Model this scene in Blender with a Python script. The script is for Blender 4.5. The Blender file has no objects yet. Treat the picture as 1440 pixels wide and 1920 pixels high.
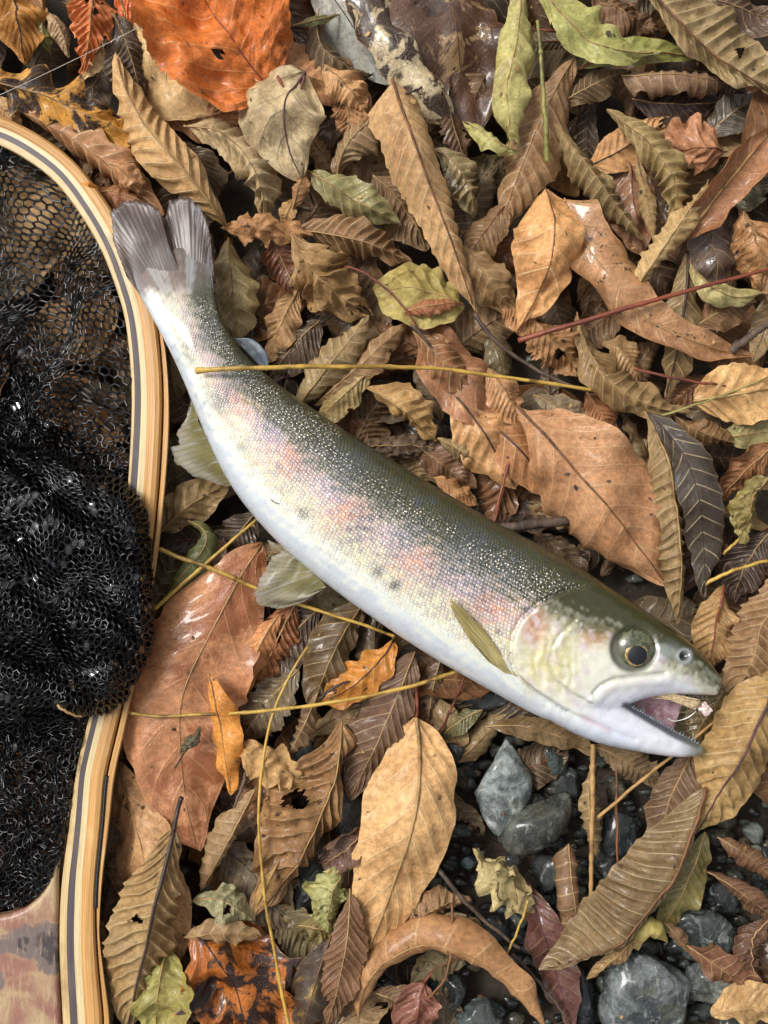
import bpy, bmesh, math, random
import numpy as np
from mathutils import Vector, Matrix
from mathutils.bvhtree import BVHTree
from mathutils.kdtree import KDTree

# ------------------------------------------------------------------ camera, sky, sun, exposure
scene = bpy.context.scene
COL = scene.collection
D = 0.42            # camera height above the leaf bed (m)
S = 0.0002          # metres per photo pixel on the z = 0 plane
cam_data = bpy.data.cameras.new('camera')
cam_data.sensor_fit = 'VERTICAL'
cam_data.sensor_height = 24.0
cam_data.lens = 24.0 * D / (1920 * S)
cam_data.clip_start = 0.01
cam_data.clip_end = 50.0
cam = bpy.data.objects.new('camera', cam_data)
cam.location = (0, 0, D)
COL.objects.link(cam)
scene.camera = cam

SUN_EL, SUN_AZ = math.radians(54), math.radians(-58)   # azimuth from +Y towards +X
world = bpy.data.worlds.new('World')
scene.world = world
world.use_nodes = True
wt = world.node_tree
sky = wt.nodes.new('ShaderNodeTexSky')
sky.sky_type = 'NISHITA'
sky.sun_disc = False
sky.sun_elevation = SUN_EL
sky.sun_rotation = SUN_AZ
sky.dust_density = 6.0
sky.ozone_density = 1.0
hs = wt.nodes.new('ShaderNodeHueSaturation')
hs.inputs['Saturation'].default_value = 0.22
wt.links.new(sky.outputs[0], hs.inputs['Color'])
wt.links.new(hs.outputs[0], wt.nodes['Background'].inputs[0])
wt.nodes['Background'].inputs[1].default_value = 0.1

sun_d = bpy.data.lights.new('sun', 'SUN')
sun_d.energy = 1.5
sun_d.angle = math.radians(18)
sun_d.color = (1.0, 0.965, 0.91)
sun = bpy.data.objects.new('sun', sun_d)
sd = Vector((math.sin(SUN_AZ) * math.cos(SUN_EL), math.cos(SUN_AZ) * math.cos(SUN_EL), math.sin(SUN_EL)))
sun.rotation_euler = (-sd).to_track_quat('-Z', 'Y').to_euler()
sun.location = sd * 3
COL.objects.link(sun)

vs = scene.view_settings
vs.view_transform = 'Standard'
vs.look = 'None'
vs.gamma = 1.0
vs.use_curve_mapping = False
vs.exposure = 0.62
scene.cycles.use_denoising = True
scene.cycles.max_bounces = 8
scene.cycles.transparent_max_bounces = 12

# ------------------------------------------------------------------ helpers
rng = np.random.default_rng(7)
random.seed(7)

def lin(h):
    """hex sRGB -> linear rgb"""
    out = []
    for i in (0, 2, 4):
        c = int(h[i:i + 2], 16) / 255
        out.append(c / 12.92 if c <= 0.04045 else ((c + 0.055) / 1.055) ** 2.4)
    return tuple(out)

def P(x, y, z=0.0):
    """a place in the photograph at height z (mm) -> metres"""
    z = z * 0.001
    f = S * (D - z) / D
    return np.array([(x - 720) * f, (960 - y) * f, z])

def pts(s):
    return np.array([P(*[float(v) for v in p.split(',')]) for p in s.split()])

def curve(Pn, us):
    """smooth curve through control points, returns positions and tangents"""
    Pn = np.asarray(Pn, float)
    n = len(Pn)
    if n == 2:
        m = (Pn[0] + Pn[1]) / 2
        Pn = np.array([Pn[0], m, Pn[1]]); n = 3
    d = np.linalg.norm(np.diff(Pn, axis=0), axis=1) + 1e-9
    k = np.concatenate([[0], np.cumsum(d)]); k /= k[-1]
    tg = np.zeros_like(Pn)
    tg[1:-1] = (Pn[2:] - Pn[:-2]) / (k[2:] - k[:-2])[:, None]
    tg[0] = 2 * (Pn[1] - Pn[0]) / (k[1] - k[0]) - tg[1]
    tg[-1] = 2 * (Pn[-1] - Pn[-2]) / (k[-1] - k[-2]) - tg[-2]
    us = np.asarray(us, float)
    i = np.clip(np.searchsorted(k, us, side='right') - 1, 0, n - 2)
    h = (k[i + 1] - k[i]); t = ((us - k[i]) / h)
    t2, t3 = t * t, t * t * t
    e = lambda a: a[..., None]
    p = e(2*t3-3*t2+1)*Pn[i] + e((t3-2*t2+t)*h)*tg[i] + e(-2*t3+3*t2)*Pn[i+1] + e((t3-t2)*h)*tg[i+1]
    q = e((6*t2-6*t)/h)*Pn[i] + e(3*t2-4*t+1)*tg[i] + e((6*t-6*t2)/h)*Pn[i+1] + e(3*t2-2*t)*tg[i+1]
    q /= np.linalg.norm(q, axis=-1, keepdims=True) + 1e-12
    return p, q

class Wob:
    """cheap smooth noise: a sum of random sine waves"""
    def __init__(self, seed, wl, dim=2, n=7):
        r = np.random.default_rng(seed)
        v = r.normal(size=(n, dim)); v /= np.linalg.norm(v, axis=1, keepdims=True)
        self.k = v * (2 * np.pi / wl) * r.uniform(0.6, 1.7, (n, 1))
        self.p = r.uniform(0, 6.28, n); self.n = n
    def __call__(self, X):
        return np.sin(np.asarray(X) @ self.k.T + self.p).sum(-1) / math.sqrt(self.n)

def mesh_from(name, V, F, attrs=None, smooth=True):
    me = bpy.data.meshes.new(name)
    me.from_pydata([tuple(v) for v in V], [], F)
    if smooth:
        me.polygons.foreach_set('use_smooth', [True] * len(me.polygons))
    for k, a in (attrs or {}).items():
        a = np.asarray(a, dtype=np.float32)
        if a.ndim == 1:
            at = me.attributes.new(k, 'FLOAT', 'POINT'); at.data.foreach_set('value', a)
        else:
            at = me.attributes.new(k, 'FLOAT_COLOR', 'POINT')
            if a.shape[1] == 3:
                a = np.concatenate([a, np.ones((len(a), 1), np.float32)], 1)
            at.data.foreach_set('color', a.ravel())
    me.update()
    return me

def add(name, me, mat, parent=None, color=None, label=None):
    o = bpy.data.objects.new(name, me)
    if mat and not me.materials:
        me.materials.append(mat)
    COL.objects.link(o)
    if parent:
        o.parent = parent
    if color is not None:
        o.color = color
    if label:
        o['label'] = label
    return o

def thing(name, label, cat, loc=(0, 0, 0), group=None, kind=None):
    o = bpy.data.objects.new(name, None)
    o.empty_display_size = 0.01
    COL.objects.link(o)
    o.location = loc
    o['label'] = label; o['category'] = cat
    if group: o['group'] = group
    if kind: o['kind'] = kind
    return o

def tube_arrays(path, rad, sides=8, ecc=1.0, twist=0.0):
    path = np.asarray(path); n = len(path)
    T = np.gradient(path, axis=0); T /= np.linalg.norm(T, axis=1, keepdims=True) + 1e-12
    Z = np.array([0.0, 0.0, 1.0])
    Sd = np.cross(T, Z); bad = np.linalg.norm(Sd, axis=1) < 1e-4; Sd[bad] = (1, 0, 0)
    Sd /= np.linalg.norm(Sd, axis=1, keepdims=True)
    N = np.cross(Sd, T)
    a = np.linspace(0, 2 * np.pi, sides, endpoint=False) + twist
    rad = np.broadcast_to(np.asarray(rad, float), (n,))
    V = path[:, None, :] + rad[:, None, None] * (np.cos(a)[None, :, None] * Sd[:, None, :] * ecc + np.sin(a)[None, :, None] * N[:, None, :])
    V = V.reshape(-1, 3)
    F = []
    for i in range(n - 1):
        for j in range(sides):
            b = (j + 1) % sides
            F.append((i*sides+j, i*sides+b, (i+1)*sides+b, (i+1)*sides+j))
    F.append(tuple(range(sides - 1, -1, -1)))
    F.append(tuple((n - 1) * sides + j for j in range(sides)))
    return V, F

# ------------------------------------------------------------------ node helpers
class NT:
    def __init__(self, name):
        self.m = bpy.data.materials.new(name); self.m.use_nodes = True
        self.t = self.m.node_tree
        self.b = self.t.nodes['Principled BSDF']; self.out = self.t.nodes['Material Output']
    def n(self, typ, **kw):
        nd = self.t.nodes.new('ShaderNode' + typ)
        for k, v in kw.items():
            if k.startswith('p_'):
                setattr(nd, k[2:], v)
        for k, v in kw.items():
            if k.startswith('p_'):
                continue
            key = int(k[1:]) if k[0] == 'i' and k[1:].isdigit() else k.replace('_', ' ')
            self.put(nd.inputs[key], v)
        return nd
    def put(self, sock, v):
        if isinstance(v, bpy.types.NodeSocket):
            self.t.links.new(v, sock)
        elif isinstance(v, bpy.types.Node):
            self.t.links.new(v.outputs[0], sock)
        else:
            if sock.type == 'RGBA' and hasattr(v, '__len__') and len(v) == 3:
                v = (*v, 1)
            sock.default_value = v
    def math(self, op, a, b=0.0, c=0.0, clamp=False):
        return self.n('Math', p_operation=op, p_use_clamp=clamp, i0=a, i1=b, i2=c).outputs[0]
    def vmath(self, op, a, b=(0, 0, 0)):
        return self.n('VectorMath', p_operation=op, i0=a, i1=b).outputs[0]
    def rng(self, v, a, b, c=0.0, d=1.0, smooth=True):
        return self.n('MapRange', p_interpolation_type='SMOOTHSTEP' if smooth else 'LINEAR', Value=v, From_Min=a, From_Max=b, To_Min=c, To_Max=d).outputs[0]
    def mix(self, f, a, b, mode='MIX'):
        nd = self.n('Mix', p_data_type='RGBA', p_blend_type=mode)
        self.put(nd.inputs[0], f); self.put(nd.inputs[6], a); self.put(nd.inputs[7], b)
        return nd.outputs[2]
    def noise(self, vec, scale, detail=3.0, rough=0.55, dist=0.0):
        return self.n('TexNoise', Vector=vec, Scale=scale, Detail=detail, Roughness=rough, Distortion=dist).outputs[0]
    def attr(self, name):
        return self.n('Attribute', p_attribute_name=name)
    def bump(self, h, strength=0.5, dist=0.0004, normal=None):
        b = self.n('Bump', Height=h, Strength=strength, Distance=dist)
        if normal is not None: self.put(b.inputs['Normal'], normal)
        return b.outputs[0]
    def set(self, **kw):
        for k, v in kw.items():
            self.put(self.b.inputs[k.replace('_', ' ')], v)
        return self.m

# ------------------------------------------------------------------ materials
def leaf_mat(name, spots=0.25, spotcol='2b1c10', vein=0.55, veincol='d8b982', blotch=None, src='obj', cells=0.4):
    t = NT(name)
    if src == 'obj':
        oi = t.n('ObjectInfo')
        base, wet, rnd = oi.outputs['Color'], oi.outputs['Alpha'], oi.outputs['Random']
    else:
        a = t.attr('lcol'); base = a.outputs['Color']; wet = a.outputs['Alpha']; rnd = t.attr('lrnd').outputs['Fac']
    co = t.n('TexCoord').outputs['Object']
    off = t.n('CombineXYZ', X=t.math('MULTIPLY', rnd, 7.3), Y=t.math('MULTIPLY', rnd, 3.1), Z=rnd).outputs[0]
    co = t.vmath('ADD', co, off)
    n1 = t.noise(co, 55, 4, 0.6); n2 = t.noise(co, 520, 5, 0.65); n3 = t.noise(co, 130, 5, 0.7, 0.6)
    c = t.mix(t.rng(n1, 0.42, 0.72, 0.0, 0.7), base, t.mix(1.0, base, (0.50, 0.40, 0.32, 1), 'MULTIPLY'))
    c = t.mix(t.rng(n3, 0.5, 0.72, 0, 0.6), c, t.mix(1.0, base, (1.25, 1.12, 0.95, 1), 'MULTIPLY'))
    c = t.mix(1.0, c, t.n('CombineColor', Red=t.rng(n2, 0.3, 0.7, 0.72, 1.22), Green=t.rng(n2, 0.3, 0.7, 0.70, 1.2), Blue=t.rng(n2, 0.3, 0.7, 0.66, 1.16)).outputs[0], 'MULTIPLY')
    if blotch:
        nb = t.noise(t.vmath('ADD', co, (3.3, 1.7, 0.4)), blotch[2], 4, 0.62, 0.8)
        c = t.mix(t.rng(nb, blotch[1] - 0.03, blotch[1] + 0.05), c, lin(blotch[0]))
    # side veins
    ph = t.attr('vein').outputs['Fac']; vv = t.math('ABSOLUTE', t.attr('vv').outputs['Fac'])
    fr = t.math('ABSOLUTE', t.math('SUBTRACT', t.math('FRACT', t.math('ADD', ph, 0.5)), 0.5))
    fr = t.math('ADD', fr, t.math('MULTIPLY', t.math('SUBTRACT', n2, 0.5), 0.03))
    vm = t.rng(fr, 0.012, 0.062, 1.0, 0.0)
    vm = t.math('MULTIPLY', vm, t.rng(vv, 0.6, 1.0, 1.0, 0.3))
    vm = t.math('MULTIPLY', vm, t.rng(n3, 0.3, 0.62, 1.0, 0.55))
    c = t.mix(t.math('MULTIPLY', vm, vein), c, t.mix(0.68, base, lin(veincol)))
    # fine cross veins
    vor = t.n('TexVoronoi', p_feature='DISTANCE_TO_EDGE', Vector=co, Scale=900.0).outputs[0]
    cell = t.rng(vor, 0.0, 0.12, 1.0, 0.0)
    c = t.mix(t.math('MULTIPLY', cell, 0.22), c, t.mix(1.0, base, (0.62, 0.52, 0.42, 1), 'MULTIPLY'))
    # specks of decay
    ns = t.noise(t.vmath('ADD', co, (1.1, 5.2, 0.3)), 260, 3, 0.6)
    sp = t.rng(ns, 0.74 - 0.17 * spots, 0.80 - 0.15 * spots)
    c = t.mix(t.math('MULTIPLY', sp, min(1, 0.55 + spots * 0.5)), c, lin(spotcol))
    # dry margin, its pale rim also a painted edge highlight
    c = t.mix(t.rng(vv, 0.95, 1.0, 0, 0.4), c, t.mix(0.5, base, lin('c9a06a')))
    t.put(t.b.inputs['Base Color'], c)
    wn = t.math('MULTIPLY', wet, t.rng(t.noise(co, 90, 3), 0.3, 0.55, 0.25, 1.0))
    t.put(t.b.inputs['Roughness'], t.math('SUBTRACT', 0.66, t.math('MULTIPLY', wn, 0.5)))
    t.put(t.b.inputs['Specular IOR Level'], t.math('ADD', 0.32, t.math('MULTIPLY', wet, 0.3)))
    t.put(t.b.inputs['Coat Weight'], t.math('MULTIPLY', wn, 0.8))
    t.b.inputs['Coat Roughness'].default_value = 0.1
    h = t.math('ADD', t.math('MULTIPLY', n2, 1.0), t.math('MULTIPLY', cell, -cells))
    h = t.math('ADD', h, t.math('MULTIPLY', vm, 0.8))
    t.put(t.b.inputs['Normal'], t.bump(h, 0.55, 0.0005))
    tr = t.n('BsdfTranslucent', Color=t.mix(1.0, c, (1.0, 0.8, 0.55, 1), 'MULTIPLY'))
    ms = t.n('MixShader', Fac=0.14)
    t.put(ms.inputs[1], t.b.outputs[0]); t.put(ms.inputs[2], tr.outputs[0])
    t.put(t.out.inputs[0], ms.outputs[0])
    return t.m

LM = {
    'd': leaf_mat('leaf_dry', 0.25),
    'r': leaf_mat('leaf_ribbed', 0.2, vein=1.0, veincol='dcc496'),
    's': leaf_mat('leaf_speckled', 0.75),
    'g': leaf_mat('leaf_yellow_green', 0.15, spotcol='5a4a1c', veincol='cfc88a', vein=0.5, blotch=('7a6a33', 0.62, 60)),
    'k': leaf_mat('leaf_orange_black', 0.8, spotcol='120d0a', veincol='3a2414', blotch=('1d1511', 0.50, 75)),
    'm': leaf_mat('leaf_mottled_wet', 0.4, spotcol='2a1d14', vein=0.1, blotch=('33221a', 0.47, 110)),
    'c': leaf_mat('leaf_dark_cream_patches', 0.1, vein=0.1, blotch=('a98b63', 0.58, 70)),
    'w': leaf_mat('leaf_red_wet', 0.15, spotcol='4a2013', veincol='d09b6c', blotch=('a0623c', 0.53, 45)),
    'v': leaf_mat('leaf_dark_veined', 0.2, vein=0.75, veincol='4a2a26'),
    'y': leaf_mat('leaf_dark_yellow_patches', 0.2, vein=0.2, blotch=('8a7030', 0.60, 90)),
}
LITTER = leaf_mat('leaf_litter', 0.4, src='attr')

def stem_mat(name, c1, c2, rough=0.5, scale=90):
    t = NT(name)
    co = t.n('TexCoord').outputs['Object']
    n = t.noise(co, scale, 5, 0.65); n2 = t.noise(co, 900, 3, 0.6)
    c = t.mix(t.rng(n, 0.38, 0.68), lin(c1), lin(c2))
    c = t.mix(t.rng(t.noise(co, 45, 4, 0.7), 0.58, 0.66, 0, 0.75), c, t.mix(1.0, lin(c2), (0.35, 0.28, 0.22, 1), 'MULTIPLY'))
    c = t.mix(t.rng(n2, 0.6, 0.75, 0, 0.45), c, t.mix(1.0, lin(c2), (0.5, 0.4, 0.35, 1), 'MULTIPLY'))
    return t.set(Base_Color=c, Roughness=rough, Normal=t.bump(n2, 0.5, 0.0004))

SM = {
    'pale': stem_mat('rib_pale', 'a98a5a', '80613a', 0.6),
    'brown': stem_mat('rib_brown', '7d5232', '54351f', 0.6),
    'dark': stem_mat('rib_dark', '2f231f', '4a352b', 0.5),
    'red': stem_mat('rib_red', '7d3f28', '5a2a20', 0.5),
    'purple': stem_mat('rib_purple', '54323a', '3b2428', 0.5),
    'yellow': stem_mat('stem_yellow', 'bd9a46', '7d5f26', 0.42),
    'green': stem_mat('stem_green', '8f8a4a', '5f5c2c', 0.45),
    'straw': stem_mat('stem_straw', 'b08a52', '7a5a34', 0.6),
    'twig': stem_mat('twig_grey', '5c4a3d', '32271f', 0.7, 200),
}

def stone_mat(name, veins=0.62, vcol='c9ccc6', scale=60, src=None):
    t = NT(name)
    oi = t.n('ObjectInfo')
    base = t.attr(src).outputs['Color'] if src else oi.outputs['Color']
    co = t.n('TexCoord').outputs['Object']
    co = t.vmath('ADD', co, t.n('CombineXYZ', X=oi.outputs['Random'], Y=t.math('MULTIPLY', oi.outputs['Random'], 5.0)).outputs[0])
    n1 = t.noise(co, scale, 6, 0.7, 0.5); n2 = t.noise(co, 420, 6, 0.75)
    st = t.noise(t.vmath('MULTIPLY', co, (1.0, 0.55, 1.0)), 150, 6, 0.72, 1.6)
    c = t.mix(t.rng(n1, 0.42, 0.6), t.mix(1.0, base, (0.28, 0.31, 0.31, 1), 'MULTIPLY'), t.mix(1.0, base, (1.35, 1.35, 1.28, 1), 'MULTIPLY'))
    c = t.mix(t.rng(t.noise(t.vmath('ADD', co, (4.0, 2.0, 0)), scale*1.6, 5, 0.65), 0.56, 0.64, 0, 0.5), c, t.mix(1.0, base, (0.75, 0.68, 0.42, 1), 'MULTIPLY'))
    c = t.mix(t.rng(st, veins - 0.06, veins + 0.12, 0, 0.6), c, lin(vcol))
    c = t.mix(1.0, c, t.n('CombineColor', Red=t.rng(n2, .34, .66, .55, 1.25), Green=t.rng(n2, .34, .66, .57, 1.27), Blue=t.rng(n2, .34, .66, .55, 1.25)).outputs[0], 'MULTIPLY')
    h = t.math('ADD', n2, t.math('MULTIPLY', st, 1.5))
    return t.set(Base_Color=c, Roughness=t.rng(n1, 0.3, 0.7, 0.15, 0.5), Coat_Weight=0.5, Coat_Roughness=0.1, Normal=t.bump(h, 0.8, 0.0012))
STONE = stone_mat('stone_wet'); STONE2 = stone_mat('stone_veined', 0.57, 'c4c8c4', 45)

def soil_mat():
    t = NT('wet_soil')
    co = t.n('TexCoord').outputs['Object']
    n1 = t.noise(co, 40, 6, 0.7); n2 = t.noise(co, 400, 6, 0.7)
    c = t.mix(t.rng(n1, 0.3, 0.7), lin('2b241c'), lin('4c4032'))
    return t.set(Base_Color=c, Roughness=t.rng(n2, .3, .7, .3, .8), Normal=t.bump(n2, 0.9, 0.002))
SOIL = soil_mat()

def simple(name, col, rough=0.5, **kw):
    t = NT(name)
    return t.set(Base_Color=lin(col), Roughness=rough, **kw)
# ------------------------------------------------------------------ ground
def build_ground():
    n = 90
    xs = np.concatenate([np.linspace(-4, -0.5, 8)[:-1], np.linspace(-0.5, 0.5, n), np.linspace(0.5, 4, 8)[1:]])
    X, Y = np.meshgrid(xs, xs, indexing='ij')
    q = np.stack([X, Y], -1)
    Zh = -0.030 + 0.0025 * Wob(3, 0.05)(q) + 0.0012 * Wob(4, 0.015)(q)
    V = np.stack([X, Y, Zh], -1).reshape(-1, 3); m = len(xs)
    F = [(i*m+j, (i+1)*m+j, (i+1)*m+j+1, i*m+j+1) for i in range(m-1) for j in range(m-1)]
    o = add('ground', mesh_from('ground', V, F), SOIL)
    o['kind'] = 'structure'
build_ground()

# ------------------------------------------------------------------ leaves
def prof(kind, u):
    u = np.clip(u, 0, 1)
    if kind == 'ell':  return np.sin(np.pi * u) ** 0.75
    if kind == 'ov':   w = u ** 0.55 * (1 - u) ** 0.95; return w / 0.4165
    if kind == 'obov': w = u ** 0.95 * (1 - u) ** 0.55; return w / 0.4165
    if kind == 'lan':  return np.sin(np.pi * u) ** 1.15
    if kind == 'rnd':  return np.sqrt(np.clip(1 - (2 * u - 1) ** 2, 0, 1))
    if kind == 'heart': w = u ** 0.38 * (1 - u) ** 0.8; return w / np.max(np.linspace(0.001, 1, 99) ** 0.38 * (1 - np.linspace(0.001, 1, 99)) ** 0.8)
    if kind == 'band': return np.clip(np.minimum(u * 9, (1 - u) * 6), 0, 1) ** 0.5
    if kind == 'tipb': return np.clip(np.minimum(u * 20, 1.0), 0, 1) * (1 - u ** 2.2) ** 0.8     # broken base, pointed tip
    if kind == 'lobe': return np.sin(np.pi * u) ** 0.55 * (0.88 + 0.12 * np.cos(2 * np.pi * 3.5 * u + 0.7))
    return np.sin(np.pi * u)

def blade_arrays(path, wa, wb, ka, kb, kind='ell', nv=12, slope=0.8, cor=0.06, ser=0.0, wave=0.1, crump=0.012, edge=0.022, tilt=None, holes=(), seed=0, torn=1, rows_per=4, cols=17):
    r = np.random.default_rng(seed)
    path = np.asarray(path)
    if len(holes): rows_per, cols = max(rows_per * 2, 96 // nv), 37
    if tilt is None: tilt = (r.uniform(-36, 36), r.uniform(-36, 36))
    if torn:
        holes = list(holes)
        for _ in range(int(r.choice([0, 0, 1, 2]))): holes.append((r.uniform(0.1, 0.95), r.choice([-1, 1]) * r.uniform(0.95, 1.12), r.uniform(0.1, 0.22)))
        if r.random() < 0.12: holes.append((r.uniform(0.95, 1.0), 0.0, r.uniform(0.2, 0.5)))
    L = np.linalg.norm(np.diff(path, axis=0), axis=1).sum()
    Wm = max(wa, wb)
    sh = min(0.42, slope * Wm / L)
    R = int((1 + sh) * nv * rows_per) + 1
    ui = np.linspace(-sh, 1, R)[:, None]
    t = np.linspace(-1, 1, cols)[None, :]
    t = np.sign(t) * np.abs(t) ** 0.9
    at = np.abs(t)
    UU = np.clip(ui + sh * at, 0, 1)
    ph = nv * np.broadcast_to(ui, UU.shape)
    p, T = curve(path, UU.ravel()); p = p.reshape(R, cols, 3); T = T.reshape(R, cols, 3)
    Z = np.array([0, 0, 1.0])
    Sd = np.cross(T, Z); Sd /= np.linalg.norm(Sd, axis=-1, keepdims=True) + 1e-9
    N = np.cross(Sd, T)
    tl = math.radians(tilt) if np.isscalar(tilt) else np.radians(tilt[0] + (tilt[1] - tilt[0]) * UU)[..., None]
    c, s = np.cos(tl), np.sin(tl)
    Sd, N = Sd * c + N * s, N * c - Sd * s
    fr = ph - np.floor(ph)
    w = prof(kind, UU)
    en = Wob(seed + 11, 0.16, 1)(UU[..., None]) * edge + Wob(seed + 12, 0.05, 1)(UU[..., None]) * edge * 0.5
    tooth = (fr - 0.5) * ser * 0.65
    w = w * (1 + (en + tooth) * at ** 5)
    side = t > 0
    W = np.where(side, wa, wb) * w
    kk = np.radians(np.where(side, ka, kb)) * (1 + 0.38 * Wob(seed + 5, 0.6, 1)(UU[..., None] + (side * 2.3)[..., None]))
    ak = np.clip(np.abs(kk), 0.02, 5.5); sg = np.sign(kk)
    Rr = W / np.where(ak < np.pi / 2, np.sin(ak), 1.0)
    th = ak * at
    x = np.sign(t) * Rr * np.sin(th)
    z = -sg * Rr * (1 - np.cos(th))
    nx, nz = sg * np.sign(t) * np.sin(th), np.cos(th)
    g = np.abs(np.sin(np.pi * fr))
    amp = cor * Wm * np.clip(at / 0.25, 0, 1) * np.clip(w * 1.6, 0, 1) * (1 - 0.8 * np.clip((at - 0.62) / 0.38, 0, 1) ** 1.5)
    disp = -g ** 0.7 * amp * 2.5
    disp = disp + wave * Wm * at ** 1.5 * Wob(seed + 1, 0.30, 1)(UU[..., None] + (side * 3.7)[..., None])
    V = p + x[..., None] * Sd + z[..., None] * N + disp[..., None] * (nx[..., None] * Sd + nz[..., None] * N)
    Q = np.concatenate([UU[..., None] * L, (t * W)[..., None]], -1)
    V = V + (0.15 * Wm * Wob(seed + 2, max(L * 0.45, 1e-4))(Q))[..., None] * Z * np.clip(w, 0, 1)[..., None]
    V = V + (0.03 * Wm * Wob(seed + 6, max(L * 0.12, 1e-4))(Q) + 0.012 * Wm * Wob(seed + 7, max(L * 0.05, 1e-4))(Q))[..., None] * N
    if crump:
        for d in range(3):
            V[..., d] += crump * Wm * (0.6 * Wob(seed + 20 + d, Wm * 0.9)(Q) + 0.3 * Wob(seed + 30 + d, Wm * 0.4)(Q)) * (0.6 if d < 2 else 1.0)
    F = []
    ci = np.arange(R * cols).reshape(R, cols)
    uc = (UU[:-1, :-1] + UU[1:, 1:]) / 2; tc = ((t[:, :-1] + t[:, 1:]) / 2) * np.ones((R - 1, 1))
    keep = np.ones((R - 1, cols - 1), bool)
    for (hu, ht, hr) in holes:
        dd = np.hypot((uc - hu) * L / Wm, tc - ht)
        keep &= dd > hr * (1 + 0.3 * np.sin(5 * np.arctan2(uc - hu, tc - ht) + seed))
    keep &= (UU[1:, 1:] - 0 > 0) & (UU[:-1, :-1] < 1)
    I, J = np.nonzero(keep)
    F = [(int(ci[i, j]), int(ci[i, j+1]), int(ci[i+1, j+1]), int(ci[i+1, j])) for i, j in zip(I, J)]
    return V.reshape(-1, 3), F, ph.ravel(), (t * np.ones_like(UU)).ravel(), UU.ravel()

leaf_no = [0]
COV = np.zeros((196, 148), bool)          # which patches of ground the leaves already hide (10 px cells)
def cover(V, F):
    f = D / (S * (D - V[:, 2])); x = 720 + V[:, 0] * f; y = 960 - V[:, 1] * f
    i = np.round((y + 20) / 10).astype(int); j = np.round((x + 20) / 10).astype(int)
    ok = (i >= 0) & (i < 196) & (j >= 0) & (j < 148)
    COV[i[ok], j[ok]] = True
def L(label, p, wa, wb, ka, kb, col, kind='ell', mat='r', wet=0.15, rib='pale', ribw=3.2, stalk=None, stw=None, stc=None, name='leaf', buried=False, sat=False, **kw):
    leaf_no[0] += 1
    seed = 1000 + leaf_no[0] * 37
    path = pts(p)
    if name == 'leaf' and not buried:
        zz = np.where(path[:, 2] > 0, path[:, 2] * 1.35, path[:, 2]) + 0.002 * (path[:, 2] > path[:, 2].min() + 1e-4)
        path[:, :2] *= ((D - zz) / (D - path[:, 2]))[:, None]; path[:, 2] = zz
        ka, kb = [math.copysign(min(abs(k) * 1.35 + 6, 175), k) for k in (ka, kb)]
    zm = path[:, 2].mean(); f = S * (D - zm) / D
    base = path[0]
    V, F, ph, vv, uu = blade_arrays(path, wa * f, wb * f, ka, kb, kind, seed=seed, **kw)
    V = V - base
    used = sorted({i for q in F for i in q}); remap = {o: n for n, o in enumerate(used)}
    F = [tuple(remap[i] for i in q) for q in F]
    me = mesh_from('blade', V[used], F, {'vein': ph[used], 'vv': vv[used]})
    root = thing(name, label, 'leaf', base, 'fallen leaves')
    c = np.array(lin(col)) * rng.uniform(0.92, 1.05)
    gy = 0.0 if sat else 0.18 if mat == 'g' else 0.2
    c = np.minimum(c * ((1.25 if mat == 'g' else 1.6) - 0.55 * c.max()), 0.78); c = c * np.array([1.0, 1.025, 0.88]) * (0.72 if buried else 1.06); c = c * (1 - gy) + gy * (c @ np.array([0.25, 0.6, 0.15]))  # buried leaves get a darker colour, painting deeper shade into the gaps
    cover(V[used] + base, F)
    add('blade', me, LM[mat], root, (*c, wet))
    if rib:
        pc, T = curve(path, np.linspace(0.0, 0.97, 26))
        # sit the rib on the blade's centre line
        cv = np.abs(vv) < 1e-6
        cu, cz = uu[cv], V[cv]
        o = np.argsort(cu); cu, cz = cu[o], cz[o]
        us = np.linspace(0.0, 0.97, 26)
        pc = np.stack([np.interp(us, cu, cz[:, k]) for k in range(3)], 1)
        rw = ribw * 0.5 * f * np.linspace(1.0, 0.3, 26)
        Vr, Fr = tube_arrays(pc + np.array([0, 0, 0.25 * ribw * 0.5 * f]), rw, 6)
        add('midrib', mesh_from('midrib', Vr, Fr), SM[rib], root)
    if stalk:
        sp = np.concatenate([[base], pts(stalk)])
        pc, _ = curve(sp, np.linspace(0, 1, 16))
        rw = (stw or ribw) * 0.5 * f * (1 + 0.25 * np.linspace(0, 1, 16) ** 4)
        Vr, Fr = tube_arrays(pc - base, rw, 6)
        add('stalk', mesh_from('stalk', Vr, Fr), SM[stc or rib or 'brown'], root)
    return root
# ---- top left
L('amber brown leaf with dark midrib in the top left corner', '5,-70,0 30,20,2 48,122,-1', 62, 45, 15, 40, '9a6a33', 'ell', 'd', rib='dark', ribw=5, sat=True)
L('small glossy green leaf scrap at the top left, in a dark gap', '82,36,-4 80,62,-2 97,104,-6', 13, 16, 30, 50, '8d8f3c', 'lan', 'g', 0.8, nv=6)
L('small curled grey brown leaf right of the green scrap, top left', '85,20,-3 112,50,-1 128,108,-4', 20, 16, 50, 60, '97785a', 'ell', 'd')
L('reddish brown leaf pierced by dark holes at the top left', '165,-45,3 172,40,5 150,138,0', 50, 48, 20, 30, 'b5673a', 'ov', 'd', 0.4, holes=[(0.38, -0.15, 0.14), (0.25, 0.25, 0.1), (0.24, -0.45, 0.1), (0.7, -0.9, 0.35)], wave=0.14, sat=True)
L('cream torn leaf tip below the reddish holed leaf', '190,80,-5 172,115,-3 155,148,-5', 18, 20, 20, 20, 'd9b67a', 'ell', 'd', nv=5, edge=0.1)
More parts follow.
